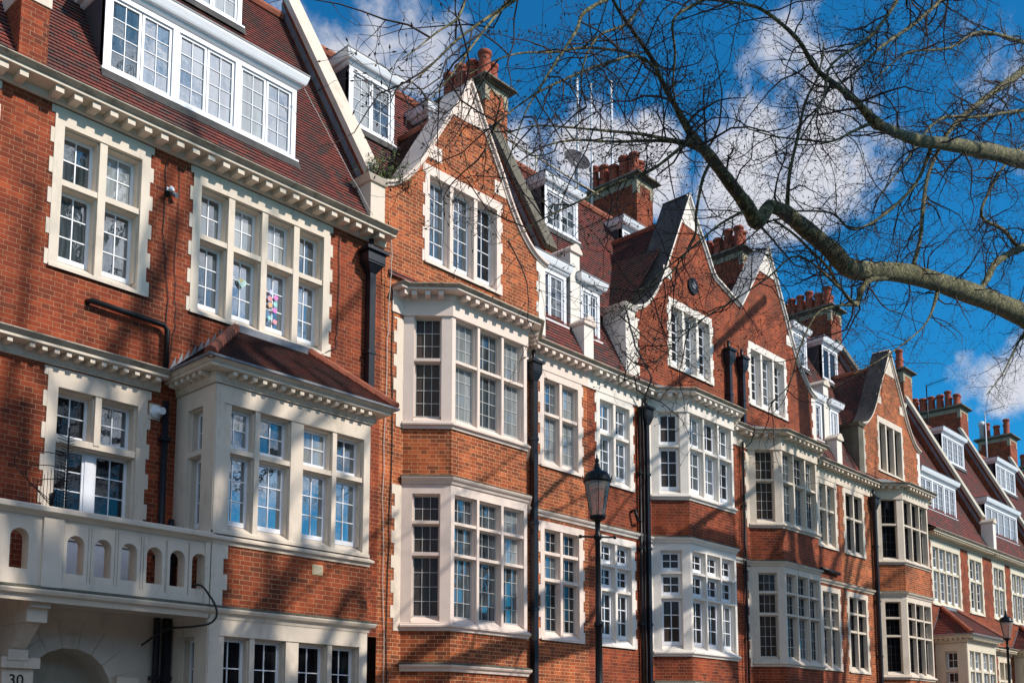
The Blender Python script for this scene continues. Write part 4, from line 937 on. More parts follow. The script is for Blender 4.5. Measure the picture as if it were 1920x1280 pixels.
# ------------------------------------------------------------------ things fixed to or standing by the houses
def solo(mb, name, label, cat, group=None): return tag(mb.build(name), label, cat, group)
m = MB(); m.box(7.73, 7.81, -0.03, 0.0, 10.06, 10.16, 'white'); m.tube([(7.77, -0.03, 10.1), (7.79, -0.10, 10.13)], [0.03, 0.045], 'white', 12); m.tube([(7.74, -0.04, 10.06), (7.70, -0.11, 10.0)], [0.03, 0.05], 'iron', 12); m.tube([(7.81, -0.04, 10.07), (7.86, -0.11, 10.03)], [0.03, 0.045], 'lead', 12)
solo(m, 'security_light', 'white security light on the brick between the two upper windows of the nearest house', 'light')
m = MB(); m.box(7.60, 7.78, -0.03, 0.0, 6.42, 6.66, 'stone'); m.tube([(7.70, -0.03, 6.54), (7.70, -0.09, 6.54), (7.71, -0.10, 6.54), (7.73, -0.2, 6.53)], [0.11, 0.10, 0.045, 0.055], 'white', 18)
solo(m, 'siren', 'round white siren in the dark corner beside the square bay', 'siren')
m = MB(); m.box(9.86, 10.06, -1.115, -1.09, 4.20, 4.36, 'vent')
for i in range(7): m.box(9.875, 10.045, -1.122, -1.114, 4.215 + i * 0.02, 4.225 + i * 0.02, 'stone_g')
o = m.build('air_brick', hA)
m = MB(); m.tube([(22.60, -0.005, 13.43), (22.60, -0.05, 13.43)], 0.22, 'iron', 24); m.tube([(22.60, -0.05, 13.43), (22.60, -0.07, 13.43)], 0.09, 'lead', 16)
ob = solo(m, 'wall_plaque', 'dark oval plaque high on the dark-topped gable', 'plaque')
def lamp(x, y, label):
    e = empty('street_lamp', (x, y, 0), label, 'street lamp', 'black street lamps on the pavement')
    p = MB(); p.lathe((x, y, 0), [(0.16, 0), (0.16, 0.25), (0.12, 0.32), (0.10, 0.9), (0.12, 0.95), (0.065, 1.05), (0.06, 2.2), (0.075, 2.22), (0.075, 2.27), (0.055, 2.3), (0.05, 3.25), (0.068, 3.27), (0.068, 3.32), (0.045, 3.36), (0.038, 4.55), (0.06, 4.57), (0.06, 4.62), (0.036, 4.66), (0.04, 4.82), (0.10, 4.88)], 'iron', 18)
    p.build('post', e)
    p = MB()
    tx, ty = 0.76, -0.65    # cross arm lies across the view
    p.tube([(x - tx * 0.26, y - ty * 0.26, 4.60), (x + tx * 0.26, y + ty * 0.26, 4.60)], 0.016, 'iron', 8)
    for s_ in (-1, 1): p.tube([(x + tx * s_ * 0.26, y + ty * s_ * 0.26, 4.575), (x + tx * s_ * 0.26, y + ty * s_ * 0.26, 4.625)], 0.022, 'iron', 8)
    p.build('ladder_bar', e)
    c = MB(); c.lathe((x, y, 0), [(0.07, 4.84), (0.11, 4.865), (0.125, 4.885), (0.125, 4.91), (0.10, 4.92)], 'iron', 24); n = 4
    for i in range(n):
        a = 2 * math.pi * (i + .5) / n; c.tube([(x + 0.104 * math.cos(a), y + 0.104 * math.sin(a), 4.91), (x + 0.193 * math.cos(a), y + 0.193 * math.sin(a), 5.43)], 0.0045, 'iron', 4)
    c.lathe((x, y, 0), [(0.192, 5.415), (0.212, 5.425), (0.216, 5.45), (0.20, 5.46), (0.197, 5.49), (0.183, 5.53), (0.155, 5.565), (0.11, 5.59), (0.066, 5.60), (0.06, 5.62), (0.042, 5.66), (0.040, 5.70), (0.022, 5.715), (0.034, 5.745), (0.030, 5.775), (0.010, 5.80), (0.014, 5.82), (0.003, 5.86)], 'iron', 24)
    for i in range(4):
        a = math.pi / 4 + i * math.pi / 2; c.tube([(x + 0.21 * math.cos(a), y + 0.21 * math.sin(a), 5.47), (x + 0.215 * math.cos(a), y + 0.215 * math.sin(a), 5.53)], [0.014, 0.004], 'iron', 6)
    lo = c.build('lantern', e)
    g = MB(); g.tube([(x, y, 4.915), (x, y, 5.425)], [0.101, 0.19], 'lampglass', 32, False); g.build('lantern_glass', lo)
    b = MB(); b.tube([(x, y, 4.92), (x, y, 4.97), (x, y, 5.0)], [0.02, 0.018, 0.012], 'stone_g', 8); b.lathe((x, y, 0), [(0.12, 5.37), (0.10, 5.40), (0.03, 5.415)], 'white', 20); b.build('burner', lo)
    return e
mm, nt, bb_ = nodes('lamp_glass'); g = G(nt); tr = g.n('ShaderNodeBsdfTransparent'); tr.inputs[0].default_value = (0.90, 0.87, 0.82, 1); gl = g.n('ShaderNodeBsdfGlossy'); gl.inputs['Roughness'].default_value = 0.08
df = g.n('ShaderNodeBsdfDiffuse'); df.inputs[0].default_value = (0.72, 0.64, 0.57, 1); mx0 = g.n('ShaderNodeMixShader'); mx0.inputs[0].default_value = 0.30; g.l(tr.outputs[0], mx0.inputs[1]); g.l(df.outputs[0], mx0.inputs[2])
fr = g.n('ShaderNodeFresnel'); fr.inputs[0].default_value = 1.4; mx = g.n('ShaderNodeMixShader'); g.l(fr.outputs[0], mx.inputs[0]); g.l(mx0.outputs[0], mx.inputs[1]); g.l(gl.outputs[0], mx.inputs[2])
g.l(mx.outputs[0], [q for q in nt.nodes if q.type == 'OUTPUT_MATERIAL'][0].inputs[0]); M['lampglass'] = mm
lamp(12.12, -5.0, 'near black lamp post with a tall tapered glass lantern in front of the white-framed house')
lamp(35.6, -3.2, 'distant black lamp post whose lantern stands at the lower right edge')
# aerials, masts, dish, roof rails
def mast(pts, r_, label, name='aerial_mast', yagi=None, cat='aerial', m_='steel'):
    q = MB(); q.tube(pts, r_, m_, 8)
    if yagi:
        t = Vector(pts[-1]); n, w, dx = yagi
        q.tube([t + Vector((0, 0, 0)), t + Vector((0.05, -1.0 if dx else 0, 0.15))], 0.015, 'iron', 6)
        for i in range(n):
            c = t + Vector((0.05, -1.0, 0.15)) * (i / (n - 1)); q.tube([c + Vector((-w, 0, 0)), c + Vector((w, 0, 0))], 0.008, 'iron', 4)
    return solo(q, name, label, cat)
mast([(22.83, 4, 16.3), (22.83, 4, 21.2)], 0.04, 'white mast left of the other two, above the roof with the satellite dish')
mast([(24.26, 4.6, 16.3), (24.26, 4.6, 22.0)], 0.03, 'white mast in the middle of the three, rising behind the chimney pots')
mast([(25.3, 4.6, 16.3), (25.3, 4.6, 22.6)], 0.04, 'tallest white mast, rightmost of the three above the big chimney')
mast([(48.9, 4, 15.0), (48.9, 4, 18.35)], 0.03, 'television aerial standing behind the long row of pots near the last gable', 'television_aerial', (9, 0.32, 1), m_='iron')
mast([(56.5, 3.9, 14.5), (56.5, 3.9, 18.8)], 0.035, 'television aerial beside the metal flue, far right', 'television_aerial', (8, 0.42, 1), m_='steel')
mast([(28.6, 3.2, 15.5), (28.6, 3.2, 18.2)], 0.02, 'thin aerial pole behind the white-topped gable', 'television_aerial', (6, 0.25, 1), m_='iron')
q = MB(); c = Vector((22.0, 3.4, 17.95)); d = Vector((-0.35, -0.85, 0.38)).normalized()
q.tube([c + d * a for a in (0.0, 0.03, 0.07, 0.12)], [0.05, 0.22, 0.33, 0.40], 'cheek', 24, False); q.tube([c, c + Vector((0, 0, -0.1)), c + Vector((0.05, 0.1, -1.4))], 0.025, 'steel', 8); q.tube([c + Vector((0, 0, -0.35)), c + d * 0.45 + Vector((0, 0, -0.1))], 0.014, 'steel', 6)
solo(q, 'satellite_dish', 'grey satellite dish on the roof behind the dark-topped gable', 'satellite dish')
q = MB()
for dz in (0.0, 0.75): q.tube([(18.9, 4.2, 17.35 + dz), (25.0, 4.2, 17.35 + dz)], 0.028, 'stone_g', 6)
for xx in (19.4, 21.2, 23.0): q.tube([(xx, 4.2, 16.3), (xx, 4.2, 18.2)], 0.025, 'stone_g', 6)
solo(q, 'roof_handrail', 'pale tubular handrail along the flat roof between the two nearer chimneys', 'railing')
# loose cables
def cable(pts, r_, m_, label, rough=0.02):
    q = MB(); out = []
    for i in range(len(pts) - 1):
        a, b = Vector(pts[i]), Vector(pts[i + 1])
        for j in range(6):
            out.append(a.lerp(b, j / 6) + Vector((rnd.uniform(-rough, rough), 0, rnd.uniform(-rough, rough) * 0.4)))
    out.append(Vector(pts[-1])); q.tube(out, r_, m_, 5); return solo(q, 'cable', label, 'cable')
cable([(7.72, -0.02, 10.6), (7.70, -0.02, 9.4), (7.82, -0.02, 8.6), (7.84, -0.02, 7.2)], 0.007, 'wire', 'thin black cable hanging past the security light down to the pipe')
cable([(7.95, -0.02, 10.6), (7.92, -0.02, 9.0), (7.98, -0.02, 8.1), (7.86, -0.02, 7.2)], 0.006, 'wire', 'thin black cable just left of the four-light upper window')
cable([(12.2, -0.16, 11.0), (12.22, -0.12, 10.1), (12.24, -0.03, 9.0), (12.18, -0.03, 6.0), (12.25, -0.03, 3.0), (12.25, -0.03, 0.0)], 0.008, 'wirew', 'pale cable running down the brick strip left of the canted bay with pink-cream stone')
cable([(12.36, -0.02, 10.0), (12.38, -0.02, 7.0), (12.32, -0.02, 4.2), (12.36, -0.02, 0.0)], 0.010, 'wire', 'dark cable running down the brick strip beside the pale one')
cable([(10.98 + 0.12, -0.02, 10.6), (11.08, -0.02, 9.0), (11.06, -0.02, 8.5), (10.6, -0.05, 8.18)], 0.008, 'wire', 'black cable looping round the lower right corner of the four-light window')
cable([(19.5, -0.1, 11.9), (19.7, -0.25, 10.9), (20.0, -0.5, 10.15), (20.12, -0.12, 9.6), (20.16, -0.12, 7.6), (20.12, -0.12, 5.6), (20.16, -0.12, 0.0)], 0.022, 'wire', 'thick bundle of black cables falling from the roof beside the white-framed bay')
cable([(24.95, -0.4, 10.1), (24.92, -0.3, 9.7), (24.7, -0.1, 9.4), (24.68, -0.1, 6.0), (24.7, -0.1, 0.0)], 0.016, 'wire', 'black cable curling over the cornice between the two paired gables')
cable(smooth_outline([(7.84, -1.0, 3.80), (7.88, -1.2, 3.80), (7.97, -1.28, 3.66), (8.06, -1.31, 3.5), (8.07, -1.31, 3.36), (8.0, -1.24, 3.26), (7.85, -1.0, 3.22), (7.7, -0.6, 3.2), (7.6, -0.1, 3.0)], 3), 0.016, 'wire', 'thick black cable coming out of the last balcony arch', 0.004)
cable([(10.35, 0.1, 13.1), (10.9, 0.05, 12.4), (11.7, -0.2, 11.15)], 0.006, 'wirew', 'pale wire slanting down the near tiled roof')
q = MB()    # iron fan guard on the balcony
for i in range(16):
    a = R(80 + i * 7.5); q.tube([(5.98, -0.55, 4.6), (5.98 - 0.02, -0.55 + 0.9 * math.cos(a) * 0.2, 4.6 + 0.3)], 0.004, 'iron', 4)
q.tube([(6.02, -0.9, 4.6), (6.02, -0.9, 5.75)], 0.011, 'iron', 6)
for k in range(22):
    z = 4.65 + k * 0.045; q.tube([(6.02, -0.9, z), (5.92 - 0.03 * math.sin(k), -0.86, z + 0.04)], 0.005, 'iron', 4); q.tube([(6.02, -0.9, z), (6.09, -0.93, z + 0.03)], 0.004, 'iron', 4)
for k in range(3):
    pts = [(6.02 - 0.62 * math.sin(t * math.pi / 12) * (1 - 0.25 * k) - 0.0, -0.9 + 0.35 * t / 12, 4.62 + (0.75 - 0.17 * k) * math.sin((12 - t) * math.pi / 24 + 0.2)) for t in range(0, 13)]; q.tube(pts, 0.006, 'iron', 4)
for k in range(14): q.tube([(5.4 + k * 0.043, -0.86, 4.6), (5.4 + k * 0.043, -0.86, 4.75 + 0.04 * k)], 0.004, 'iron', 4)
solo(q, 'spiked_guard', 'spiked black iron guard standing on the balcony at the far left', 'guard')
# notes and paper shapes stuck inside the four-light window
q = MB(); cols = {}
def colmat(c):
    k = 'paper_%d_%d_%d' % tuple(int(v * 99) for v in c)
    if k not in M: M[k] = mat_plain(k, c, 0.7, 0.02)
    return k
def note(u, z, s, c, rot=0.0):
    y = 0.17; ca, sa = math.cos(rot) * s / 2, math.sin(rot) * s / 2
    q.poly([(u - ca + sa, y, z - sa - ca), (u + ca + sa, y, z + sa - ca), (u + ca - sa, y, z + sa + ca), (u - ca - sa, y, z - sa + ca)], colmat(c))
PINK, ORG, GRN, TQ, MAG = (0.75, 0.30, 0.34), (0.8, 0.42, 0.2), (0.35, 0.7, 0.25), (0.3, 0.65, 0.6), (0.75, 0.2, 0.55)
for u, z, s, c, r_ in ((9.60, 9.20, .07, GRN, .3), (9.69, 9.19, .07, ORG, -.3), (9.82, 9.18, .07, (0.6, 0.6, 0.8), -.5), (9.92, 9.11, .075, MAG, -.6), (9.63, 9.05, .14, PINK, 0), (9.80, 9.06, .08, PINK, -.1), (9.81, 8.95, .075, ORG, .3), (9.91, 8.99, .07, TQ, 0), (9.66, 8.91, .07, GRN, 0), (9.57, 8.93, .06, TQ, .2), (9.90, 8.88, .075, MAG, -.4), (9.80, 8.72, .06, TQ, .4), (9.91, 8.68, .075, PINK, -.3)): note(u, z, s, c, r_)
q.box(9.055, 9.07, 0.165, 0.172, 9.05, 9.20, 'white'); q.box(9.035, 9.09, 0.164, 0.173, 9.19, 9.205, 'white'); q.box(9.035, 9.09, 0.164, 0.173, 9.045, 9.06, 'white')
hp = [(0.09 * 0.9 * math.sin(t) ** 3, 0.085 * (13 * math.cos(t) - 5 * math.cos(2 * t) - 2 * math.cos(3 * t) - math.cos(4 * t)) / 15) for t in [2 * math.pi * i / 28 for i in range(28)]]
q.poly([(9.25 + a, 0.168, 9.15 + b) for a, b in hp], colmat((0.55, 0.75, 0.7))); q.poly([(9.23 + a * .5, 0.166, 9.19 + b * .5) for a, b in hp], colmat((0.8, 0.65, 0.3)))
solo(q, 'paper_notes', 'letter I, heart and coloured paper notes stuck in the four-light window', 'notes')
# weeds on the gable kneeler
m_leaf = mat_plain('weed_leaf', (0.11, 0.16, 0.045), 0.7, 0.35, 9.0); M['leaf'] = m_leaf
M['twig'] = mat_plain('twig_bark', (0.050, 0.034, 0.028), 0.85, 0.35, 9.0)
e = empty('shrub', (12.2, 0.1, 12.05), 'self-sown green shrub growing from the valley at the foot of the first gable', 'shrub')
st, lf = MB(), MB(); r2 = random.Random(5)
for i in range(64):
    b0 = Vector((11.85 + r2.random() * 0.85, -0.08 + r2.random() * 0.40, 12.03 + r2.random() * 0.10)); dv = Vector((r2.uniform(-.6, .6), r2.uniform(-.6, .25), r2.uniform(.25, 1))).normalized(); L = r2.uniform(.18, .62)
    pts = [b0, b0 + dv * L * .5 + Vector((0, 0, .04)), b0 + dv * L]; st.tube(pts, [0.007, 0.005, 0.003], 'twig', 4)
    for k in range(16):
        c = b0 + dv * L * r2.uniform(.25, 1.05) + Vector((r2.gauss(0, .05), r2.gauss(0, .05), r2.gauss(0, .05))); a = Vector((r2.gauss(0, 1), r2.gauss(0, 1), r2.gauss(0, 1))).normalized(); b = a.orthogonal().normalized(); s = r2.uniform(.016, .032)
        lf.poly([c - a * s * 1.6, c + b * s * .7, c + a * s * 1.6, c - b * s * .7], 'leaf')
st.build('stem', e); lf.build('foliage', e)
# ------------------------------------------------------------------ plane tree
def bark():
    m, nt, b = nodes('plane_bark'); g = G(nt); p = g.pos()
    n1 = g.noise(p, 7.0, 3.0, 0.5); vo = g.n('ShaderNodeTexVoronoi'); vo.inputs['Scale'].default_value = 13.0; wv = g.n('ShaderNodeVectorMath', operation='ADD'); nn = g.n('ShaderNodeTexNoise'); nn.inputs['Scale'].default_value = 5.0; g.l(p, nn.inputs['Vector']); g.l(nn.outputs['Color'], wv.inputs[0]); g.l(p, wv.inputs[1]); g.l(wv.outputs[0], vo.inputs['Vector'])
    sp = g.n('ShaderNodeSeparateColor'); g.l(vo.outputs['Color'], sp.inputs[0])
    base = g.mixc(g.ramp(n1, 0.4, 0.6), (0.050, 0.052, 0.012), (0.080, 0.074, 0.022))
    base = g.mixc(g.m('GREATER_THAN', sp.outputs[0], 0.62), base, (0.21, 0.18, 0.08)); base = g.mixc(g.m('GREATER_THAN', sp.outputs[1], 0.8), base, (0.035, 0.03, 0.018))
    g.l(base, b.inputs['Base Color']); b.inputs['Roughness'].default_value = 0.85; g.bump(g.m('ADD', sp.outputs[0], g.noise(p, 30.0, 5.0)), 0.012, 0.8, b); return m
M['bark'] = bark()
LIMBS = [[[26.87,-7.6,11.13,0.3074],[23.73,-7.7,10.79,0.2552],[19.86,-7.9,9.99,0.2113],[16.32,-8.1,9.12,0.1727],[13.87,-8.3,8.29,0.1524],[13.0,-8.4,8.23,0.1379],[11.7,-8.6,8.05,0.114],[11.07,-8.7,7.95,0.0965],[10.71,-8.7,7.88,0.0756]],[[10.71,-8.7,7.86,0.0818],[10.45,-8.7,7.58,0.1051],[10.13,-8.75,7.63,0.0907],[9.7,-8.8,7.7,0.0765],[9.11,-8.9,7.74,0.0676],[8.66,-9.0,7.7,0.0543],[8.37,-9.0,7.87,0.0347],[7.95,-9.1,7.94,0.0283],[7.82,-9.1,8.07,0.0256],[7.43,-9.2,8.06,0.0197],[7.15,-9.2,8.17,0.0169],[6.91,-9.2,8.36,0.0143]],[[21.43,-9.2,12.71,0.2073],[18.69,-9.3,11.61,0.1666],[16.68,-9.4,10.85,0.1349],[14.72,-9.5,10.07,0.1069],[13.33,-9.5,9.53,0.085],[12.04,-9.6,9.08,0.0655],[11.73,-9.6,9.02,0.0772],[11.3,-9.6,9.04,0.0408],[10.52,-9.7,8.85,0.0357],[10.01,-9.7,8.8,0.0288],[9.66,-9.7,8.93,0.0254],[9.02,-9.8,8.77,0.0214],[8.59,-9.8,8.69,0.0182],[8.09,-9.8,8.47,0.015],[7.62,-9.8,8.24,0.012]],[[29.19,-7.5,20.43,0.1427],[25.25,-7.6,17.35,0.1008],[23.23,-7.7,15.92,0.088],[21.43,-7.8,14.65,0.0712],[19.8,-7.9,13.46,0.0615],[18.61,-8.0,12.5,0.0486],[17.46,-8.1,11.27,0.0368],[16.86,-8.2,10.32,0.0399],[16.69,-8.2,9.79,0.0351],[16.58,-8.1,9.32,0.0437]],[[15.22,-8.2,8.67,0.0736],[14.4,-8.3,8.31,0.0547],[14.11,-8.3,8.05,0.0462],[13.9,-8.3,7.78,0.0456],[13.28,-8.4,7.75,0.022],[12.61,-8.5,7.84,0.0212],[11.96,-8.6,7.8,0.0204],[11.35,-8.7,7.75,0.017],[10.83,-8.7,7.75,0.0152]],[[9.22,-8.9,7.74,0.034],[8.71,-8.9,7.68,0.0219],[7.99,-9.0,7.37,0.0176],[7.31,-9.0,7.06,0.0147],[6.64,-9.1,6.74,0.0115],[6.11,-9.2,6.41,0.0078],[5.79,-9.2,6.13,0.0051]],[[8.75,-9.0,7.67,0.0382],[8.27,-9.0,7.5,0.0221],[7.59,-9.1,7.22,0.0174],[7.1,-9.1,7.03,0.0143],[6.38,-9.2,6.7,0.0103],[5.98,-9.2,6.53,0.0069],[5.66,-9.2,6.32,0.0042]],[[8.66,-9.0,7.72,0.0326],[8.26,-9.0,7.34,0.0189],[7.99,-8.9,7.09,0.0176],[7.43,-8.9,6.74,0.0149],[7.03,-8.9,6.44,0.0115],[6.59,-8.9,6.13,0.0083],[6.31,-8.9,5.92,0.0063],[5.98,-8.9,5.64,0.0039]],[[7.69,-9.1,8.0,0.0202],[7.3,-9.2,7.84,0.0146],[6.68,-9.2,7.57,0.0139],[6.13,-9.3,7.2,0.0109],[5.63,-9.4,6.89,0.0083],[5.33,-9.4,6.68,0.006],[4.95,-9.5,6.33,0.0038]],[[8.37,-9.0,7.87,0.0213],[7.41,-9.3,7.79,0.0136],[6.77,-9.3,7.41,0.0138],[6.14,-9.4,6.92,0.0112],[5.69,-9.4,6.54,0.0083],[5.33,-9.4,6.14,0.006],[5.19,-9.4,5.82,0.0039]],[[6.9,-9.5,8.09,0.0185],[6.3,-9.5,7.56,0.0175],[6.16,-9.5,7.3,0.0147],[5.89,-9.5,6.88,0.0126],[5.7,-9.5,6.57,0.0098],[5.55,-9.5,6.32,0.0073],[5.4,-9.5,5.96,0.0047]],[[5.36,-9.8,7.11,0.0195],[5.02,-9.8,6.75,0.015],[4.75,-9.8,6.47,0.0109],[4.41,-9.9,6.1,0.0083],[4.18,-9.9,5.8,0.0057],[4.0,-9.9,5.59,0.0033]],[[5.08,-9.8,6.86,0.0152],[4.68,-9.9,6.32,0.0093],[4.5,-9.9,6.04,0.007],[4.32,-9.9,5.76,0.0051],[4.14,-9.9,5.53,0.0033]],[[11.18,-8.7,8.0,0.0324],[11.07,-8.8,8.36,0.0244],[11.31,-8.8,8.94,0.021],[11.36,-8.9,9.41,0.0184],[11.54,-9.0,9.81,0.0146],[11.72,-9.0,10.33,0.0107]],[[11.73,-9.6,9.02,0.029],[11.35,-9.5,8.77,0.0189],[10.76,-9.5,8.38,0.0146],[10.31,-9.4,8.24,0.0119],[9.58,-9.4,7.96,0.009],[9.03,-9.4,7.8,0.0054]],[[20.37,-7.88,10.18,0.0513],[21.04,-7.85,10.71,0.0739],[21.84,-7.8,11.34,0.0818],[24.4,-7.6,12.65,0.0839],[28.31,-7.4,14.58,0.0953]],[[24.57,-7.6,12.61,0.0241],[23.86,-7.62,12.45,0.0471],[22.64,-7.7,12.36,0.0452],[21.02,-7.8,12.01,0.0362],[21.78,-7.8,12.94,0.0307],[23.33,-7.8,14.3,0.0279],[25.93,-7.8,16.1,0.0254]],[[13.91,-9.5,9.79,0.0366],[13.78,-9.3,9.21,0.0263],[12.9,-9.2,8.44,0.0223],[12.13,-9.1,7.97,0.0174],[11.55,-9.1,7.96,0.0142],[10.72,-9.1,7.67,0.0111],[10.27,-9.0,7.51,0.0072]],[[13.82,-8.3,7.76,0.0303],[12.93,-8.4,7.41,0.0158],[12.45,-8.4,7.15,0.014],[11.98,-8.4,6.58,0.0122],[11.66,-8.4,6.01,0.0093],[11.11,-8.4,5.61,0.0064]],[[13.28,-8.4,7.75,0.022],[11.67,-8.6,7.62,0.0147],[10.66,-8.7,6.97,0.0124],[9.75,-8.8,6.39,0.0093],[8.74,-8.9,5.76,0.007],[8.07,-8.9,5.19,0.0051],[7.48,-8.9,4.83,0.0034]],[[12.17,-9.9,10.92,0.033],[11.13,-9.9,9.72,0.0246],[10.19,-9.8,8.9,0.0174],[9.97,-9.8,8.42,0.0136],[9.39,-9.8,7.68,0.0087]],[[24.59,-8.5,15.71,0.0597],[21.06,-8.5,13.95,0.0422],[18.53,-8.6,12.63,0.0323],[16.69,-8.6,11.74,0.0263],[15.25,-8.6,10.42,0.0179],[14.0,-8.6,9.24,0.0122]],[[15.94,-9.3,13.37,0.0418],[14.08,-9.3,11.74,0.0303],[12.48,-9.4,10.46,0.022],[11.64,-9.4,9.68,0.0156],[10.75,-9.4,8.97,0.0092]],[[8.2,-9.8,8.72,0.0202],[7.44,-9.8,8.08,0.0166],[7.12,-9.8,7.76,0.0138],[7.29,-9.7,7.59,0.0122],[7.4,-9.6,7.34,0.0095],[7.7,-9.5,7.21,0.0068]],[[9.18,-8.9,7.73,0.0226],[8.98,-8.9,7.43,0.0189],[8.99,-8.8,7.08,0.0167],[8.93,-8.8,6.77,0.0122],[8.57,-8.7,6.27,0.0087],[8.02,-8.7,5.95,0.0057]],[[10.17,-8.75,7.61,0.0212],[9.63,-8.7,7.24,0.0152],[8.98,-8.7,6.7,0.0112],[8.53,-8.6,6.29,0.0081],[7.8,-8.6,5.62,0.0051]],[[17.96,-8.0,9.44,0.0465],[17.4,-8.0,8.69,0.0199],[16.44,-8.0,8.04,0.0156],[15.16,-8.0,7.33,0.0106],[14.4,-8.0,6.96,0.0063]],[[27.38,-7.5,11.85,0.0392],[25.12,-7.4,11.0,0.0318],[24.2,-7.3,10.2,0.0261],[23.39,-7.3,9.5,0.0173],[22.29,-7.3,8.75,0.0111]],[[7.08,-9.6,8.19,0.0164],[6.76,-9.6,7.66,0.0136],[6.31,-9.6,7.28,0.0104],[6.1,-9.6,6.85,0.0085],[6.29,-9.5,6.71,0.0065]],[[4.45,-10.0,6.49,0.0121],[4.36,-10.0,6.21,0.0089],[4.17,-10.0,6.0,0.0067],[4.0,-10.0,5.8,0.0046],[3.89,-10.0,5.68,0.0026]],[[21.71,-8.6,15.71,0.0434],[18.77,-8.7,14.35,0.029],[17.08,-8.7,13.16,0.0224],[14.94,-8.8,11.93,0.0161],[13.71,-8.8,10.89,0.0106]]]
rt = random.Random(21)
def spl(pts, k=4):
    q = [tuple(p) for p in pts]; return smooth_outline(q, k)
def branch_twigs(mb, a, d, L, r_, lvl, maxl, kids):
    n = (7, 5, 3)[lvl]; w_ = (.27, .36, .3)[lvl]; pts = [a.copy()]; dd = d.copy(); step = L / n; ws = []
    for i in range(n):
        dd = (dd + Vector((rt.gauss(0, w_), rt.gauss(0, w_), rt.gauss(0, w_) + (0.06 if lvl else -0.03)))).normalized(); pts.append(pts[-1] + dd * step)
    rr = [max(r_ * (1 - 0.75 * i / n), 0.0016) for i in range(n + 1)]
    mb.tube(pts, rr, 'twig', 5 if lvl == 0 else 3, False)
    if lvl >= maxl:
        if rt.random() < 0.8: c = pts[-1]; mb.tube([c, c + dd * 0.012, c + dd * 0.03], [0.003, 0.0068, 0.001], 'twig', 4, False)
        return
    for k in range(kids):
        f = rt.uniform(0.15, 1.0) * n; i = min(int(f), n - 1); p = pts[i].lerp(pts[i + 1], f - i); t = (pts[i + 1] - pts[i]).normalized()
        s = Vector((rt.gauss(0, 1), rt.gauss(0, 1), rt.gauss(0, 1))); s = (s - t * s.dot(t)).normalized(); nd = (t * rt.uniform(.3, .9) + s).normalized()
        branch_twigs(mb, p, nd, L * rt.uniform(.25, .6), max(rr[i] * 0.6, 0.0022), lvl + 1, maxl, 3 if lvl == 0 else 2)
def grow(e, limbs, dens, trunk=None, far=False):
    lm, tw = MB(), MB()
    for lb in limbs:
        P_ = spl(lb, 4); r_ = [max(p[3] * 0.88 * (1 + 0.05 * math.sin(i * 1.7)), 0.003) for i, p in enumerate(P_)]
        pts = [Vector(p[:3]) for p in P_]
        lm.tube(pts, r_, 'bark', 14 if max(r_) > 0.08 else 8)
        L = 0.0
        for i in range(len(pts) - 1):
            sg = (pts[i + 1] - pts[i]); L += sg.length; rad = r_[i]
            sp_ = dens * (1.0 if rad < 0.05 else 1.9) * (1.5 if pts[i].x < 7.4 and not far else 1.0)
            while L > sp_:
                L -= sp_ * rt.uniform(.6, 1.4); t = sg.normalized(); s = Vector((rt.gauss(0, 1), rt.gauss(0, 1), rt.gauss(0, 1))); s = (s - t * s.dot(t)).normalized()
                nd = (t * rt.uniform(.1, 1.0) + s + Vector((0, 0, rt.uniform(-.35, .35)))).normalized()
                branch_twigs(tw, pts[i].lerp(pts[i + 1], rt.random()), nd, rt.uniform(.4, 1.35), min(0.015, max(0.007, rad * 0.45)), 0, 2, 5 if not far else 4)
    lo = lm.build('limbs', e); tw.build('twigs', lo)
e = empty('plane_tree', (31.0, -7.2, 0), 'big bare plane tree reaching in from the right, its mottled limbs crossing the sky', 'tree')
tm = MB(); tm.tube([(31.0, -7.2, -0.1), (31.0, -7.2, 0.4), (30.9, -7.2, 3), (30.7, -7.3, 6.5), (30.2, -7.4, 9.2), (28.8, -7.5, 10.8), (26.8, -7.6, 11.13)], [0.75, 0.6, 0.5, 0.46, 0.44, 0.38, 0.31], 'bark', 18); tm.tube([(30.5, -7.35, 7.8), (30.6, -7.6, 10), (29.0, -8.2, 12.6), (25, -8.8, 13.2), (21.4, -9.2, 12.71)], [0.4, 0.36, 0.3, 0.25, 0.207], 'bark', 14)
tm.tube([(30.9, -7.2, 3.0), (31.2, -7.0, 9), (31.3, -7.2, 16), (31.0, -7.5, 23)], [0.5, 0.42, 0.36, 0.26], 'bark', 16)
tm.build('trunk', e)
UP = []      # higher limbs of the same crown, above the frame; they shade the facade
rs = random.Random(8)
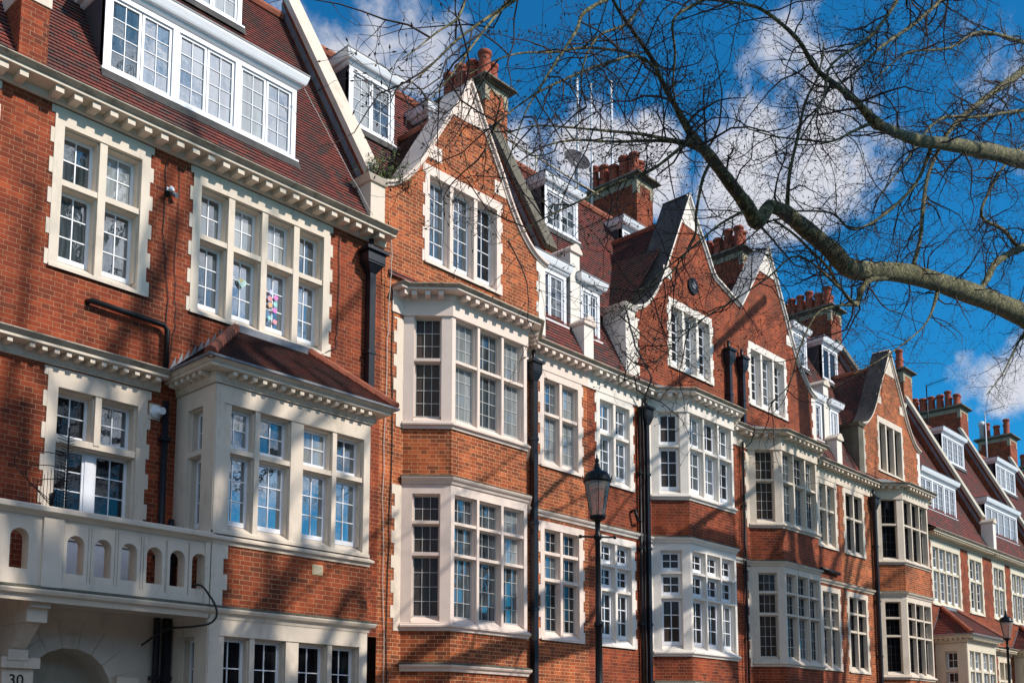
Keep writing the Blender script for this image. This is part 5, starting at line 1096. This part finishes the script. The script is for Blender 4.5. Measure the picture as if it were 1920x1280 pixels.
for i in range(4):
    a = Vector((30.2 + rs.uniform(-.5, .5), -7.6, rs.uniform(10, 13))); b = Vector((rs.uniform(27.0, 35), rs.uniform(-8.4, -7.0), rs.uniform(10.5, 20))); q_ = []
    for k in range(7):
        t = k / 6; p = a.lerp(b, t) + Vector((0, 0, 1.2 * math.sin(t * math.pi))) + Vector((rs.gauss(0, .3), rs.gauss(0, .3), rs.gauss(0, .25))); q_.append((p.x, p.y, p.z, 0.22 * (1 - t) ** 0.8 + 0.025))
    UP.append(q_)
grow(e, [[tuple(p) for p in l] for l in LIMBS], 0.205)
lm2, tw2 = MB(), MB()
grow(e, UP, 0.5, far=True)
def back_tree(x, xa, xb, label, seed, n):
    rs = random.Random(seed); e3 = empty('plane_tree', (x, -20.5, 0), label, 'tree'); tm = MB()
    tm.tube([(x, -20.5, -0.1), (x, -20.5, 0.5), (x, -20.4, 5), (x + .3, -20.4, 11), (x, -20.5, 17), (x - .3, -20.5, 23)], [0.8, 0.6, 0.5, 0.42, 0.3, 0.15], 'bark', 16); tm.build('trunk', e3); U = []
    for i in range(n):
        a = Vector((x, -20.5, rs.uniform(7, 19))); b = Vector((rs.uniform(xa, xb), rs.uniform(-24, -17.2), rs.uniform(13, 27))); q_ = []
        for k in range(7):
            t = k / 6; p = a.lerp(b, t) + Vector((0, 0, 1.3 * math.sin(t * math.pi))) + Vector((rs.gauss(0, .3), rs.gauss(0, .3), rs.gauss(0, .3))); q_.append((p.x, p.y, p.z, 0.17 * (1 - t) ** 0.8 + 0.045))
        U.append(q_)
    grow(e3, U, 0.26, far=True)
back_tree(13.5, 8.5, 18.8, 'bare plane tree behind the photographer, shading the nearest house', 31, 60)
back_tree(34.5, 27.5, 43.0, 'bare plane tree behind the photographer, farther up the street, shading the far bays', 47, 52)
# the other side of the street, behind the photographer: it shows only as reflections
ho = empty('terraced_house', (0, -30, 0), 'plain brick terrace on the opposite side of the street, behind the photographer', 'house')
mb = MB(); FO = Fr((90, -30), (-50, -30)); holes = []
for i in range(23):
    for z in (1.2, 4.6): holes.append((2.5 + i * 6, 4.3 + i * 6, z, z + 2.0))
wall(mb, FO, 0, 140, 0, 9.0, holes, 'brick'); mb.build('wall', ho)
mb = MB()
for a, b, c, d in holes: mb.poly([FO.p(a, -0.15, c), FO.p(b, -0.15, c), FO.p(b, -0.15, d), FO.p(a, -0.15, d)], 'g_dark')
mb.build('window', ho)
